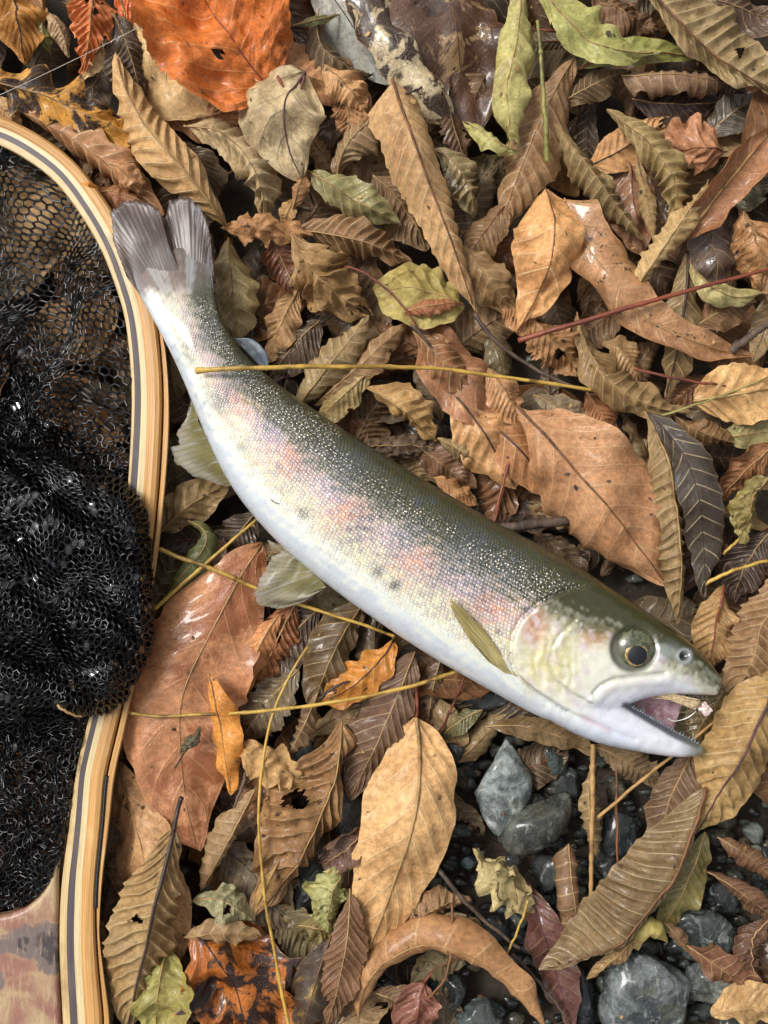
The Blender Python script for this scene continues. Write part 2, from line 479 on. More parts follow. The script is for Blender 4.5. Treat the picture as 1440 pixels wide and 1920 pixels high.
L('black brown leaf with a rolled olive ribbed edge, top left', '208,22,1 240,90,3 268,205,-3', 62, 24, 10, 100, '4a3a30', 'ell', 'r', 0.3, nv=14, cor=0.09, slope=0.6)
L('smooth pale tan leaf tucked left under the big orange leaf', '250,25,-3 300,110,-1 410,205,-5', 92, 88, 15, 15, 'c9a26a', 'ell', 'd', 0.2, nv=6, cor=0.02, torn=0, wave=0.04)
L('big bright orange leaf lying flat at the top', '508,168,3 440,80,9 330,-90,8', 128, 142, -14, -22, 'b8662f', 'rnd', 'd', 0.35, rib='red', ribw=4, nv=7, cor=0.008, stalk='532,182,5', stc='red', holes=[(0.33, -0.25, 0.06)], edge=0.04, slope=0.7, wave=0.04, torn=0, sat=True, tilt=0)
L('small red orange leaf scrap between holed leaf and big orange leaf', '215,-30,-2 255,10,0 305,45,-3', 35, 28, 20, 40, 'bb5420', 'ell', 'd', 0.6, sat=True)
L('golden brown leaf with ragged lobes and dark stains above the net rim', '-40,150,1 70,175,4 160,215,5 275,262,0', 55, 50, 25, 45, 'b07f3e', 'lobe', 'k', 0.2, ser=0.5, nv=9, wave=0.2, cor=0.1, edge=0.12, name='leaf', sat=True)
L('long folded tan leaf with pale ribs pointing up beside the tail fin', '425,428,-2 372,352,7 262,220,8 217,98,4', 40, 52, 60, 80, 'b68c55', 'ell', 'r', 0.15, nv=13, cor=0.09, slope=1.1, ribw=5, wave=0.05, tilt=0, torn=0)
L('brown cylindrical ribbed leaf just above the net rim', '45,212,0 120,252,3 205,312,4 305,405,0', 44, 36, 85, 80, '9c6a40', 'ell', 'r', 0.25, nv=11, cor=0.12)
L('reddish brown curled leaf tip touching the top of the tail fin', '170,360,-2 235,365,1 318,410,-2', 32, 34, 60, 60, '91592f', 'ell', 'd', 0.2, crump=0.12)
L('torn brown leaf flap rolled beside the cylindrical ribbed leaf', '195,300,3 245,335,6 268,372,2', 26, 24, 60, 40, 'a87244', 'ell', 'd', 0.3, nv=6, crump=0.1)
L('beige ribbed leaf curled like a shell left of the heart leaf', '345,238,2 430,258,6 482,330,6 495,420,-2', 36, 55, 60, 80, 'a58c67', 'ell', 'r', 0.1, nv=11, cor=0.14, slope=0.7)
L('pale tan leaf edge poking out over the net rim at far left', '-30,175,-3 15,215,-1 40,250,-4', 30, 22, 20, 20, 'a98253', 'ell', 'd')
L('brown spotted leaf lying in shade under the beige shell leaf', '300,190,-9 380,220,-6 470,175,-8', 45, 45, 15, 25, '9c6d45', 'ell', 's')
L('pinkish tan leaf with fine dots under the big orange leaf', '455,175,-3 570,140,0 698,220,-5', 48, 55, 20, 40, 'b07a4c', 'ell', 's', 0.2)
L('pale reddish leaf behind the top edge of big orange leaf', '260,-20,-3 330,30,-2 345,90,-5', 35, 40, 20, 20, 'b06a48', 'ell', 'd', 0.4)
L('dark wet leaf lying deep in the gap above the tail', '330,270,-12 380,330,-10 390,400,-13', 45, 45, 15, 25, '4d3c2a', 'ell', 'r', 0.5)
# ---- top centre
L('grey beige heart shaped leaf with dark purple veins', '572,136,5 532,215,9 568,340,3', 92, 78, 22, 25, 'b09a78', 'heart', 'v', 0.1, rib='purple', ribw=5, nv=5, cor=0.02, slope=0.9, stalk='552,178,8 520,142,10', stc='red', torn=0, wave=0.04, tilt=0)
L('tan leaf with curled dark edge right of the heart leaf', '600,118,-1 655,165,4 690,222,-2', 42, 36, 70, 60, 'b3824f', 'ell', 's', 0.2)
L('brown pointed leaf hanging below the heart leaf right corner', '625,165,-2 655,220,0 640,285,-5', 38, 42, 20, 40, '9a6b41', 'ov', 's')
L('dark grey ribbed leaf curled beside the pale wet leaf', '598,18,0 604,88,3 655,125,1 700,140,-4', 34, 26, 70, 60, '5f4c38', 'ell', 'r', 0.2, nv=11, cor=0.15)
L('narrow dark green leaf across the dark curled leaf', '548,48,3 590,38,4 640,26,2', 9, 10, 30, 30, '5f5c25', 'lan', 'g', 0.5, nv=5)
L('smooth pale blue grey wet leaf at the top edge', '590,-70,-3 660,50,0 752,160,-5', 62, 82, 12, 12, '97989b', 'ell', 'd', 0.75, rib='dark', ribw=3, nv=5, cor=0.015)
L('long narrow wet leaf mottled dark brown and cream', '672,-40,3 745,95,7 845,228,0', 42, 38, 35, 40, 'b3a183', 'band', 'm', 0.9, rib=None, nv=6, cor=0.03, wave=0.1)
L('large dark brown soaked leaf with cream patches at the top', '835,-90,-3 855,70,-1 895,250,-6', 135, 110, 8, 8, '4a2f20', 'ell', 'c', 0.75, rib='brown', ribw=3, nv=6, cor=0.015, wave=0.03)
L('translucent brown leaf scrap under the mottled narrow leaf', '838,178,-3 852,240,-1 880,318,-6', 24, 28, 30, 20, '573c29', 'ell', 'd', 0.5, edge=0.15)
L('brown arched leaf with jagged lip left of the long spine leaf', '632,338,-4 660,258,3 745,210,0', 36, 32, 70, 60, '836747', 'ell', 'r', 0.25, nv=9, cor=0.1, ser=0.2)
L('long tan leaf with upright spine in the middle above the fish', '736,150,6 772,258,11 832,412,10 890,584,2', 62, 46, 50, 90, 'ac8455', 'tipb', 'r', 0.15, nv=15, cor=0.08, slope=1.0, ser=0.16, ribw=6, rib='brown', wave=0.07, torn=0, tilt=0)
L('olive ribbed leaf with a water streak right of the long spine leaf', '812,280,0 868,325,4 888,410,-3', 34, 42, 70, 70, '82704a', 'ell', 'r', 0.8, nv=9, cor=0.12)
L('narrow olive green leaf left of the long spine leaf', '575,318,0 645,362,5 752,424,0', 34, 38, 40, 50, '7e7748', 'ell', 'r', 0.35, nv=10, cor=0.08)
L('brown ribbed leaf below the narrow olive leaf', '550,432,-2 660,448,4 770,492,-2', 40, 38, 55, 65, '785531', 'ell', 'r', 0.2, nv=12, cor=0.13)
L('ragged brown leaf curled over a dark hollow right of the tail', '415,428,0 480,424,5 585,440,2', 34, 26, 40, 50, '9c6c3d', 'lobe', 's', 0.15, ser=0.4, crump=0.2, rib=None, nv=7)
L('crumpled tan leaf with broad ribs and black spots right of the tail', '548,440,3 598,520,8 700,592,-2', 66, 62, 55, 60, '94703f', 'ell', 's', 0.12, nv=7, cor=0.13, crump=0.08, slope=1.2)
L('dark rusty hollow leaf inside the crumple right of tail', '505,440,-4 530,490,-3 560,560,-6', 34, 30, -40, -40, '5d331a', 'ell', 'd', 0.3)
L('little tan leaf flap standing above the crumpled tan leaf', '552,372,-3 540,395,0 528,432,-3', 18, 16, 20, 20, 'a77c48', 'ell', 'd')
L('golden olive oval leaf right beside the tail', '428,446,-4 436,540,0 448,650,-6', 38, 46, 30, 40, '8d7746', 'ell', 'r', 0.55, nv=8, cor=0.05)
L('pale tan torn leaf hanging below the rusty hollow leaf', '560,540,-5 530,600,-3 500,680,-8', 30, 34, 25, 30, 'a0784c', 'ell', 'd')
L('dark chocolate leaf beside the small adipose fin', '600,600,-9 550,650,-6 505,710,-10', 48, 46, 20, 20, '4b382b', 'ell', 'd', 0.4)
L('brown curved leaf behind the long spine leaf upper half', '700,330,-6 760,390,-4 800,470,-8', 55, 45, 30, 30, '6d5236', 'ell', 'r', 0.2)
# ---- top right
L('pale yellow green curled leaf hanging straight down near the top', '975,-50,4 972,60,9 950,170,10 968,298,5', 30, 46, 60, 70, 'b7ad64', 'ell', 'g', 0.2, nv=8, crump=0.1, ribw=3)
L('twisted yellow green leaf tail pointing left above dark gap', '972,285,4 925,262,8 868,226,4', 20, 18, 60, 60, 'b3ad62', 'ell', 'g', 0.2, nv=6, crump=0.15)
L('yellow green leaf with curled tip sweeping right at the top', '1008,-40,6 1110,72,9 1235,96,4', 34, 62, 40, 30, 'a3a053', 'ell', 'g', 0.25, nv=7, rib='pale', ribw=4)
L('wet green leaf lying under the sweeping yellow green leaf', '1085,128,-1 1190,98,2 1300,110,-2', 22, 28, 15, 15, '8b8c37', 'ell', 'g', 0.7, rib='red', ribw=5, nv=8)
L('big olive brown ribbed leaf across the top right corner', '1190,-50,5 1320,82,9 1500,195,4', 26, 88, 30, 35, '877049', 'ell', 'r', 0.35, nv=15, cor=0.06, slope=0.5, ribw=6, rib='brown', holes=[(0.63, -0.35, 0.1)])
L('dark brown ribbed leaf in the extreme top right corner', '1270,-25,-1 1380,15,2 1500,40,-2', 45, 50, 20, 20, '4f3a2e', 'ell', 'r', 0.3, nv=14, cor=0.08)
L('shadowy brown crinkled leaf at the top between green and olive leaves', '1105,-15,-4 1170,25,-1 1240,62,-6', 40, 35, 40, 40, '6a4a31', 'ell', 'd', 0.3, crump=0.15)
L('brown ribbed leaf running down behind the green stem', '1075,112,-2 1010,232,4 935,432,-4', 52, 60, 50, 60, '8a6540', 'ell', 'r', 0.45, nv=13, cor=0.08, ser=0.15)
L('dark olive leaf bridging the black gap under green leaf', '1045,200,-4 1110,160,0 1185,132,-4', 28, 32, 40, 50, '5f4a2f', 'ell', 'r', 0.2)
L('brown log like rolled leaf under the wet green leaf', '1165,142,1 1260,140,4 1362,158,0', 26, 26, 100, 100, '765740', 'band', 'r', 0.2, nv=9, cor=0.1)
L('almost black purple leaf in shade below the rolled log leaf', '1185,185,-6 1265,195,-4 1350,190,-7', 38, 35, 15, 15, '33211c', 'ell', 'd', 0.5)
L('olive brown ribbed roll with frayed edge right of the green stem', '1042,232,2 1110,322,6 1205,450,0', 34, 30, 95, 80, '77623c', 'ell', 'r', 0.15, nv=13, cor=0.15, ser=0.25)
L('hooked olive ribbed leaf with a dark open mouth', '1138,205,5 1222,275,10 1268,350,8 1258,450,1', 30, 42, 85, 90, '87703f', 'ell', 'r', 0.15, nv=14, cor=0.13)
L('narrow frayed leaf strip inside the hooked leaf mouth', '1192,290,3 1212,370,4 1232,470,0', 14, 16, 60, 60, '8c7045', 'lan', 'r', 0.1, ser=0.3)
L('orange brown lobed leaf with curled points at upper right', '1362,285,1 1300,275,5 1225,272,1', 60, 55, 25, 30, '9c6640', 'lobe', 'v', 0.25, nv=6, rib='brown', cor=0.05, edge=0.1, crump=0.06)
L('peach tan leaf underneath the hooked olive leaf', '1090,318,-4 1165,280,-2 1255,222,-5', 42, 40, 15, 20, 'b68450', 'ell', 'd', 0.2, rib='dark')
L('flat chestnut leaf between the two ribbed rolls at upper right', '1180,300,-6 1190,380,-3 1205,480,-8', 52, 46, 15, 15, '80563a', 'ell', 'v', 0.35, rib='brown', nv=6)
L('bright orange tan leaf with a pointed top right of the spine leaf', '1022,352,3 1036,470,10 968,622,1', 85, 64, 30, 35, 'c98e4c', 'ov', 'r', 0.2, nv=7, cor=0.05, slope=0.5, rib='brown', ribw=3, torn=0, wave=0.06, tilt=0)
L('long wet red brown leaf ending in a thin curled tip', '1058,372,1 1128,500,5 1230,608,5 1415,668,0', 40, 52, -45, 40, '9a6a3e', 'tipb', 's', 0.75, nv=10, cor=0.04, ribw=4, rib='pale')
L('slender tan leaf rolled into a tube at the right', '1180,556,4 1238,474,8 1328,338,5', 26, 30, 95, 80, 'a18150', 'ell', 'r', 0.15, nv=12, cor=0.12)
L('folded rust orange leaf with a straight pale midrib, right side', '1280,452,2 1368,338,7 1452,238,5', 38, 40, -45, -40, '8f5c38', 'ell', 'd', 0.3, ribw=9, rib='straw', nv=7, cor=0.03)
L('smooth purple brown wet leaf with a water bead', '1325,380,-3 1338,450,-1 1345,552,-5', 48, 46, 12, 12, '54413b', 'ell', 'd', 0.7, nv=6, cor=0.02)
L('crumpled caramel leaf on the right edge by purple leaf', '1385,395,-1 1420,460,3 1425,555,-2', 46, 40, 50, 40, '9a6a3a', 'ell', 's', 0.4, crump=0.2)
L('dark wet ribbed leaf in the black gap at upper right', '1320,258,-7 1370,215,-5 1420,180,-8', 36, 36, 20, 20, '4d4741', 'ell', 'r', 0.9, nv=9)
L('grey olive flat leaf between rust leaf and purple leaf', '1330,350,-7 1380,340,-5 1450,330,-8', 55, 60, 12, 12, '5b5440', 'ell', 'd', 0.6)
L('upright brown ribbed leaf with black midrib crossed by red stem', '1290,472,-2 1280,600,1 1248,745,-5', 32, 40, 40, 40, '7f673f', 'ell', 'r', 0.25, rib='dark', ribw=7, nv=12, cor=0.07)
L('pale olive curled leaf right of the upright brown leaf', '1288,476,0 1345,548,4 1432,548,0', 20, 32, 50, 50, '9a8e58', 'ell', 'r', 0.2, nv=8)
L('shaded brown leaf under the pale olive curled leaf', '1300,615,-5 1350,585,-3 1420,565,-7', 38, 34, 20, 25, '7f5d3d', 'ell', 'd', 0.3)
L('brown leaf with strong pale ribs bending right at mid height', '1082,585,-1 1130,702,5 1200,752,5 1295,775,0', 34, 48, 55, 65, '7d6138', 'ell', 'r', 0.2, nv=14, cor=0.12, slope=0.6)
L('broken tan leaf with black holes left of pale ribbed leaf', '985,582,-3 1040,640,1 1098,705,-3', 48, 44, 20, 30, '95693c', 'ell', 's', 0.15, holes=[(0.62, 0.2, 0.2), (0.55, -0.35, 0.1)], edge=0.14)
L('large pale tan leaf entering from the right edge', '1300,752,1 1390,738,5 1530,715,2', 66, 64, 20, 15, 'c39457', 'ov', 'r', 0.15, nv=8, cor=0.04, ribw=6, slope=0.7, torn=0, wave=0.05)
L('dull olive leaf beneath the large pale tan leaf', '1340,818,-4 1400,815,-2 1500,800,-4', 30, 30, 15, 15, '837b4c', 'ell', 'd', 0.3)
L('brown ribbed curl below the large pale tan leaf', '1262,778,-1 1320,812,2 1385,832,-2', 26, 26, 70, 60, '76552f', 'ell', 'r', 0.2, nv=9, cor=0.12)
L('reddish tan leaf scrap above the speckled grey leaf', '1100,735,-4 1130,780,-3 1150,830,-6', 40, 36, 20, 20, '9a6238', 'ell', 'd')
L('speckled grey brown leaf above the large rust leaf', '1000,740,-3 1065,775,0 1140,835,-4', 34, 38, 15, 20, '7f6f58', 'ell', 's', 0.2)
L('tan folded leaf between grey speckled and dark grey leaf', '1130,640,-4 1170,660,-2 1200,730,-5', 36, 34, 40, 40, '9a764a', 'ell', 'd', 0.4)
# ---- right middle
L('large smooth rust coloured leaf right of the fish back', '970,760,2 1100,905,9 1248,1096,0', 82, 118, 70, 20, 'a8764e', 'ell', 'd', 0.15, nv=9, cor=0.025, slope=0.9, rib='brown', ribw=6, torn=0, wave=0.05, tilt=0)
L('orange brown ribbed leaf tucked left under the rust leaf', '868,748,-3 968,838,3 1072,952,-3', 46, 50, 30, 30, '9c6536', 'ell', 'r', 0.25, rib='dark', ribw=6, nv=11, cor=0.06)
L('brown ribbed half leaf left of the dark grey leaf', '1208,772,2 1268,930,8 1268,1170,0', 32, 40, 80, 50, '80663f', 'ell', 'r', 0.2, nv=18, cor=0.14, slope=0.5, ribw=5)
L('charcoal grey crumbling leaf at the right', '1215,772,4 1300,900,8 1318,1120,1', 36, 44, 20, 40, '3c332f', 'ell', 'r', 0.35, nv=12, cor=0.05, ser=0.2, rib='dark')
L('rusty smooth leaf with rolled rim above the dorsal side', '780,590,-3 878,705,2 990,815,-3', 74, 52, 20, 35, '8f5c3a', 'ell', 'd', 0.35, nv=7, cor=0.03)
L('small brown ribbed leaf lying on the rusty smooth leaf', '775,622,2 838,682,6 910,748,2', 34, 36, 60, 60, '85562f', 'ell', 'r', 0.4, nv=9, cor=0.09)
L('pale orange leaf with dark midrib pointing at the twig', '850,738,2 905,808,4 968,918,-2', 62, 48, 25, 25, 'b4814c', 'ell', 'd', 0.25, rib='dark', ribw=5, nv=8, cor=0.04)
L('tan wavy leaf right of the small brown ribbed leaf', '915,690,0 955,745,3 980,800,-2', 38, 40, 30, 30, 'b48051', 'ell', 'd', 0.3)
L('round mustard yellow leaf with pebbly skin', '872,575,-1 795,545,3 700,545,-1', 66, 66, 15, 20, 'ad9a4c', 'rnd', 'g', 0.15, nv=6, cor=0.05, crump=0.04)
L('rust brown rolled leaf edge lying over the mustard leaf', '748,588,2 810,572,6 868,568,2', 16, 20, 70, 70, '8f5530', 'ell', 'd', 0.2, ser=0.2)
L('olive tan barrel shaped leaf beside the fish back', '552,768,-3 620,682,3 690,590,-1', 38, 36, 75, 70, '8d7650', 'ell', 'r', 0.2, nv=11, cor=0.06, ser=0.22)
L('brown ribbed leaf right of the barrel shaped leaf', '590,760,-5 680,680,0 765,602,-4', 30, 30, 60, 60, '866440', 'ell', 'r', 0.15, nv=10, cor=0.08, ser=0.2)
L('olive tan leaf scrap touching the fish back', '700,690,-4 640,745,-1 585,800,-5', 32, 30, 30, 30, '9a8350', 'ell', 'd', 0.2)
L('tan shell shaped ribbed leaf above the fish middle', '688,728,1 752,768,5 815,830,-1', 34, 42, 60, 60, 'a17a41', 'ell', 'r', 0.2, nv=8, cor=0.13)
L('dark crumbled leaf strip along the fish back', '660,840,-5 760,835,-3 850,845,-6', 26, 24, 40, 50, '4f3d2f', 'lobe', 's', 0.2, crump=0.2)
L('small ribbed curl right of the dark crumbled strip', '820,822,-2 868,848,2 912,885,-3', 28, 28, 70, 70, '85704a', 'ell', 'r', 0.2, nv=8, cor=0.14)
L('chestnut brown leaf half hidden by the fish back', '780,835,-7 835,875,-5 890,915,-8', 34, 36, 20, 20, '6d4a33', 'ell', 'd', 0.35)
L('orange tan leaf scrap touching the fish dorsal edge', '812,895,-4 855,915,-2 898,948,-5', 20, 22, 30, 30, 'b17a44', 'ell', 'd', 0.2)
L('brown leaf with pale ribs under the spine leaf tip', '868,462,-3 912,520,2 965,590,-4', 48, 40, 30, 40, '88693f', 'ell', 'r', 0.15, nv=8)
L('brown ribbed leaf wedged between spine leaf and orange tan leaf', '955,375,-4 905,440,-2 865,500,-5', 36, 34, 40, 40, '71522f', 'ell', 'r', 0.25, rib='red')
L('rusty tan leaf scrap below the bright orange tan leaf', '935,560,-5 975,590,-3 1000,640,-6', 30, 30, 30, 20, 'a7733f', 'ell', 's')
L('yellow green crinkled leaf on the right edge', '1445,895,1 1410,940,5 1400,1025,-1', 30, 34, 40, 60, '9d8d49', 'ell', 'g', 0.3, crump=0.2)
L('rust brown folded leaf on the right edge', '1455,835,-2 1400,880,1 1345,945,-4', 34, 36, -30, 50, '7d4f28', 'ell', 'd', 0.3, crump=0.1)
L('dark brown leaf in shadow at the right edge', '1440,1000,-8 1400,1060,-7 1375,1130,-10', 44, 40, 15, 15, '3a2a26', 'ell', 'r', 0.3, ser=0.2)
L('yellow brown curled strip below the yellow green crinkled leaf', '1345,970,-6 1380,960,-4 1440,990,-6', 25, 25, 40, 40, '775a2f', 'ell', 'd', 0.3)
L('golden brown ribbed leaf with dark red midrib behind the snout', '1356,1100,-3 1345,1165,1 1325,1262,-4', 42, 46, 30, 40, '96713f', 'ell', 'r', 0.2, rib='red', ribw=5, nv=10, cor=0.09, stalk='1360,1060,1 1375,1055,2', stc='dark')
L('brown leaf with saw teeth at the right edge behind the snout', '1470,1060,-2 1425,1195,4 1370,1330,-3', 50, 60, 30, 40, '806040', 'ell', 'r', 0.15, nv=15, cor=0.08, ser=0.3, slope=0.6)
L('large tan ribbed leaf with purple midrib at lower right edge', '1490,1230,1 1398,1400,7 1300,1568,0', 58, 92, 45, 20, '9c7a42', 'ell', 'r', 0.15, rib='purple', ribw=7, nv=14, cor=0.06, slope=0.6)
L('olive wet leaf below the open jaws', '1385,1250,-9 1340,1320,-7 1270,1420,-11', 46, 50, 15, 15, '6b5c30', 'ell', 'd', 0.7)
# ---- lower right
L('big bronze ribbed leaf with pale ribs at the lower right', '1322,1476,4 1268,1640,11 1165,1762,9 1010,1816,2', 96, 22, 35, 70, '6a5536', 'ell', 'r', 0.25, nv=19, cor=0.07, slope=0.45, ribw=6, rib='brown', torn=0, wave=0.05, tilt=0)
L('ribbed underside flap folded below the big bronze leaf', '1200,1752,0 1150,1800,2 1100,1838,-2', 18, 22, 30, 30, '8a6c40', 'ell', 'r', 0.2, nv=9, cor=0.1)
L('dark brown leaf behind the top of the bronze leaf', '1302,1405,-3 1262,1490,0 1225,1610,-5', 40, 42, 25, 25, '5d4430', 'ell', 'r', 0.25)
L('yellow olive wet leaf half under the bronze leaf', '1322,1560,-5 1295,1640,-3 1235,1755,-8', 34, 40, 15, 25, '6f662d', 'ell', 'g', 0.5)
L('yellow leaf curled into a ring below the bronze leaf', '1196,1782,0 1222,1752,4 1252,1768,1', 14, 22, 80, 120, 'a89748', 'band', 'g', 0.2, nv=4)
L('brown rolled leaf tube standing left of the bronze leaf', '1066,1582,-3 1074,1670,1 1090,1768,-4', 25, 25, 120, 120, '6c4f35', 'band', 'r', 0.4, nv=7, cor=0.07)
L('rolled tan leaf tube behind the upright straw stick', '1108,1440,-6 1105,1520,-4 1120,1612,-8', 22, 22, 110, 110, '77603e', 'ell', 'r', 0.2, nv=8, cor=0.1)
L('dark red purple wet leaf among the stones', '985,1652,-7 1022,1760,-4 1072,1928,-9', 46, 44, 20, 20, '5a3430', 'ell', 'd', 0.65, rib='purple')
L('crumpled pale olive leaf knot right of the large peach leaf', '888,1602,-3 945,1650,2 1012,1700,-3', 48, 52, 60, 60, '9f9063', 'lobe', 'd', 0.1, crump=0.34, ser=0.3, nv=7, rib=None)
L('brown arched tube leaf curving along the bottom edge', '672,1915,-3 705,1822,4 800,1776,7 905,1808,7 1025,1940,0', 30, 40, 90, 75, '9c6d40', 'ell', 'd', 0.2, nv=10, cor=0.05, wave=0.12, slope=0.5)
L('large flat peach tan leaf with pale ribs near bottom centre', '780,1346,-1 785,1480,8 752,1620,7 668,1830,-2', 108, 88, 22, 28, 'c9985e', 'ov', 'r', 0.12, nv=10, cor=0.028, slope=1.1, ribw=8, stalk='782,1310,0 778,1282,1', stc='red', stw=7, torn=0, wave=0.035, tilt=0)
L('dark plum brown ribbed leaf behind the peach leaf top', '778,1222,-4 730,1340,0 655,1500,-5', 64, 44, 20, 20, '5c4131', 'ell', 'r', 0.2, nv=13, cor=0.04, slope=1.0, ser=0.12)
L('amber lobed leaf below the fish belly', '738,1200,-4 690,1262,0 602,1322,-4', 44, 42, 15, 20, 'a96f31', 'lobe', 's', 0.25, rib='dark', nv=6, sat=True)
L('dark wet ribbed leaf sloping under the fish belly', '690,1120,-6 630,1215,-1 585,1335,-6', 50, 38, 35, 30, '5f4a2c', 'ell', 'r', 0.75, nv=9, cor=0.06)
L('small brown ribbed curl below the wet ribbed leaf', '596,1298,-2 570,1360,1 535,1425,-4', 22, 20, 80, 80, '71553a', 'ell', 'r', 0.2, nv=8, cor=0.12)
L('grey brown torn leaf crossed by two yellow stems', '560,1255,-6 500,1320,-4 440,1405,-8', 42, 46, 15, 15, '5f4f38', 'ell', 'd', 0.5, edge=0.12)
L('dark leaf lying between red wet leaf and fish belly', '600,1140,-10 540,1200,-8 480,1290,-11', 55, 50, 15, 15, '4a3930', 'ell', 'r', 0.5)
L('brown rolled leaf under the fish belly by the stones', '830,1225,-9 812,1290,-7 800,1370,-11', 28, 26, 60, 60, '5a4230', 'ell', 'r', 0.3)
L('narrow brown leaf lying below the gill', '910,1362,-4 1010,1368,-2 1122,1418,-6', 26, 24, 25, 25, '6d5532', 'ell', 'd', 0.4)
L('brown broken leaf below the lower jaw', '1112,1398,-6 1170,1425,-4 1240,1475,-8', 34, 30, 20, 25, '705a3f', 'ell', 'd', 0.3, edge=0.14)
L('olive leaf scrap under the throat beside dark stones', '905,1330,-9 850,1360,-8 830,1385,-11', 20, 22, 20, 20, '5e5a36', 'ell', 'g', 0.4)
# ---- lower left
L('big wet red tan leaf below the pelvic fin', '492,1018,-3 415,1150,3 338,1330,4 372,1598,-3', 118, 112, 12, 20, 'b8784a', 'ell', 'w', 0.7, nv=9, cor=0.025, slope=1.0, rib='pale', ribw=4, edge=0.05, torn=0, wave=0.05, tilt=0)
L('narrow orange leaf folded on the big wet red leaf', '392,1262,4 412,1360,6 432,1490,0', 22, 34, 20, 40, 'c2813f', 'ell', 'd', 0.25, nv=6, cor=0.03, sat=True, torn=0)
L('orange leaf edge right of big wet red leaf', '525,1150,-2 478,1230,0 455,1320,-5', 26, 30, 20, 40, 'b06f36', 'ell', 'd', 0.3)
L('russet leaf with a round dark hole beside the pelvic fin', '555,1130,-6 520,1200,-4 480,1290,-8', 44, 44, 20, 20, '8c5228', 'ell', 'd', 0.4, holes=[(0.42, 0.1, 0.26)])
L('broad pinkish tan leaf right beside the net handle', '222,1425,-6 268,1590,-2 340,1800,-7', 84, 66, 15, 15, 'ab7c4e', 'ell', 's', 0.15, nv=8, cor=0.03, slope=1.1)
L('brown leaf with long black stalk beside the net handle', '326,1556,9 292,1700,11 236,1935,2', 76, 58, 30, 55, '8d6f42', 'ell', 'r', 0.15, rib='dark', ribw=8, nv=14, cor=0.07, slope=0.9, stalk='333,1520,11 340,1496,12', stw=8, holes=[(0.42, 0.3, 0.12)], ser=0.15)
L('rolled brown leaf cone left of the thin yellow stem', '480,1476,1 440,1555,4 376,1672,-2', 28, 26, 100, 100, '806342', 'ell', 'r', 0.15, nv=10, cor=0.09)
L('crumpled straw coloured leaf touched by the thin yellow stem', '438,1396,1 500,1430,5 580,1478,0', 44, 40, 35, 45, 'ad8249', 'lobe', 'd', 0.15, crump=0.16, nv=7, rib=None)
L('large brown leaf sprinkled with black specks', '640,1352,-2 608,1520,4 480,1716,-3', 96, 40, 30, 55, '7d572c', 'ell', 's', 0.3, nv=12, cor=0.06, slope=0.8, holes=[(0.4, 0.55, 0.2)])
L('golden leaf scrap beside the thin yellow stem', '525,1610,3 505,1650,5 478,1705,2', 12, 12, 20, 20, 'a8813b', 'lan', 'd', 0.2, nv=5)
L('dark amber leaf under the crumpled straw leaf', '470,1420,-7 495,1500,-5 500,1600,-9', 55, 50, 15, 15, '6d4523', 'ell', 's', 0.4)
L('grey green dented leaf scrap at lower left', '362,1688,-1 420,1690,3 478,1730,-2', 36, 36, 40, 40, '848060', 'ell', 'd', 0.2, holes=[(0.55, 0.3, 0.22)], nv=5)
L('ribbed tan leaf lying along the top of the orange black leaf', '345,1758,-1 415,1752,2 492,1756,-2', 28, 26, 40, 40, '8f7048', 'ell', 'r', 0.15, nv=6)
L('orange and black rotting lobed leaf at the bottom left', '362,1735,-2 430,1830,3 468,1985,-2', 105, 130, 15, 20, '96551f', 'lobe', 'k', 0.55, rib='dark', nv=6, cor=0.04, edge=0.1, ser=0.2, sat=True)
L('curled yellow green leaf at the bottom left', '318,1772,0 298,1850,5 290,1960,1', 44, 56, 30, -40, '9d933f', 'ell', 'g', 0.3, nv=6, crump=0.08)
L('blackish leaf with yellow patches at the bottom', '622,1752,-1 592,1840,3 560,1960,-2', 44, 36, 30, 60, '3b2e26', 'ell', 'y', 0.4, ribw=3, rib='brown', nv=6)
L('dark brown leaf with saw teeth and pale ribs at the bottom', '656,1666,2 648,1780,6 612,1925,0', 36, 40, 25, 30, '65432a', 'ell', 'r', 0.15, nv=14, cor=0.07, ser=0.2, slope=1.2)
L('pale lime crumpled leaf left of the large peach leaf', '655,1618,-2 622,1680,3 618,1752,-3', 38, 36, 60, 60, '9f9e5f', 'ell', 'g', 0.2, crump=0.2)
L('purple brown curled leaf beside the peach leaf edge', '692,1552,-1 650,1590,2 605,1622,-3', 28, 30, -60, -50, '5d4038', 'ell', 'r', 0.3, crump=0.12)
L('olive leaf scrap at bottom beneath the lime crumpled leaf', '560,1735,-6 610,1745,-4 660,1770,-7', 30, 28, 20, 20, '6f602c', 'ell', 'y', 0.3)
L('brown twisted leaf right of the peach leaf point', '760,1772,-2 810,1705,1 885,1690,-3', 28, 26, 70, 60, '7f5c3c', 'ell', 'r', 0.15, crump=0.16)
L('small olive ribbed leaf above the arched tube leaf', '790,1770,-3 840,1740,0 905,1735,-4', 22, 22, 30, 30, '6c5a3a', 'ell', 'r', 0.2, nv=8)
L('dull red pointed leaf at the bottom centre', '795,1842,0 785,1890,2 770,1975,-2', 52, 48, 15, 15, '7f4b3e', 'ov', 'd', 0.3, nv=7, rib='red', stalk='812,1822,3')
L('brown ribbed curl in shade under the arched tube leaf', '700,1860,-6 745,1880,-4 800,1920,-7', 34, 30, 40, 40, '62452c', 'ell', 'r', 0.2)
L('dark olive glossy leaf with pale edge looping under the net', '352,976,-5 388,1012,2 340,1080,0 296,1140,-6', 18, 26, 60, 40, '565a2c', 'ell', 'g', 0.7, nv=6, cor=0.02)
L('drab tan leaf by the net rim under the anal fin', '300,1000,-7 360,945,-3 432,905,-7', 40, 42, 15, 15, '7f653c', 'ell', 'd', 0.3, nv=7)
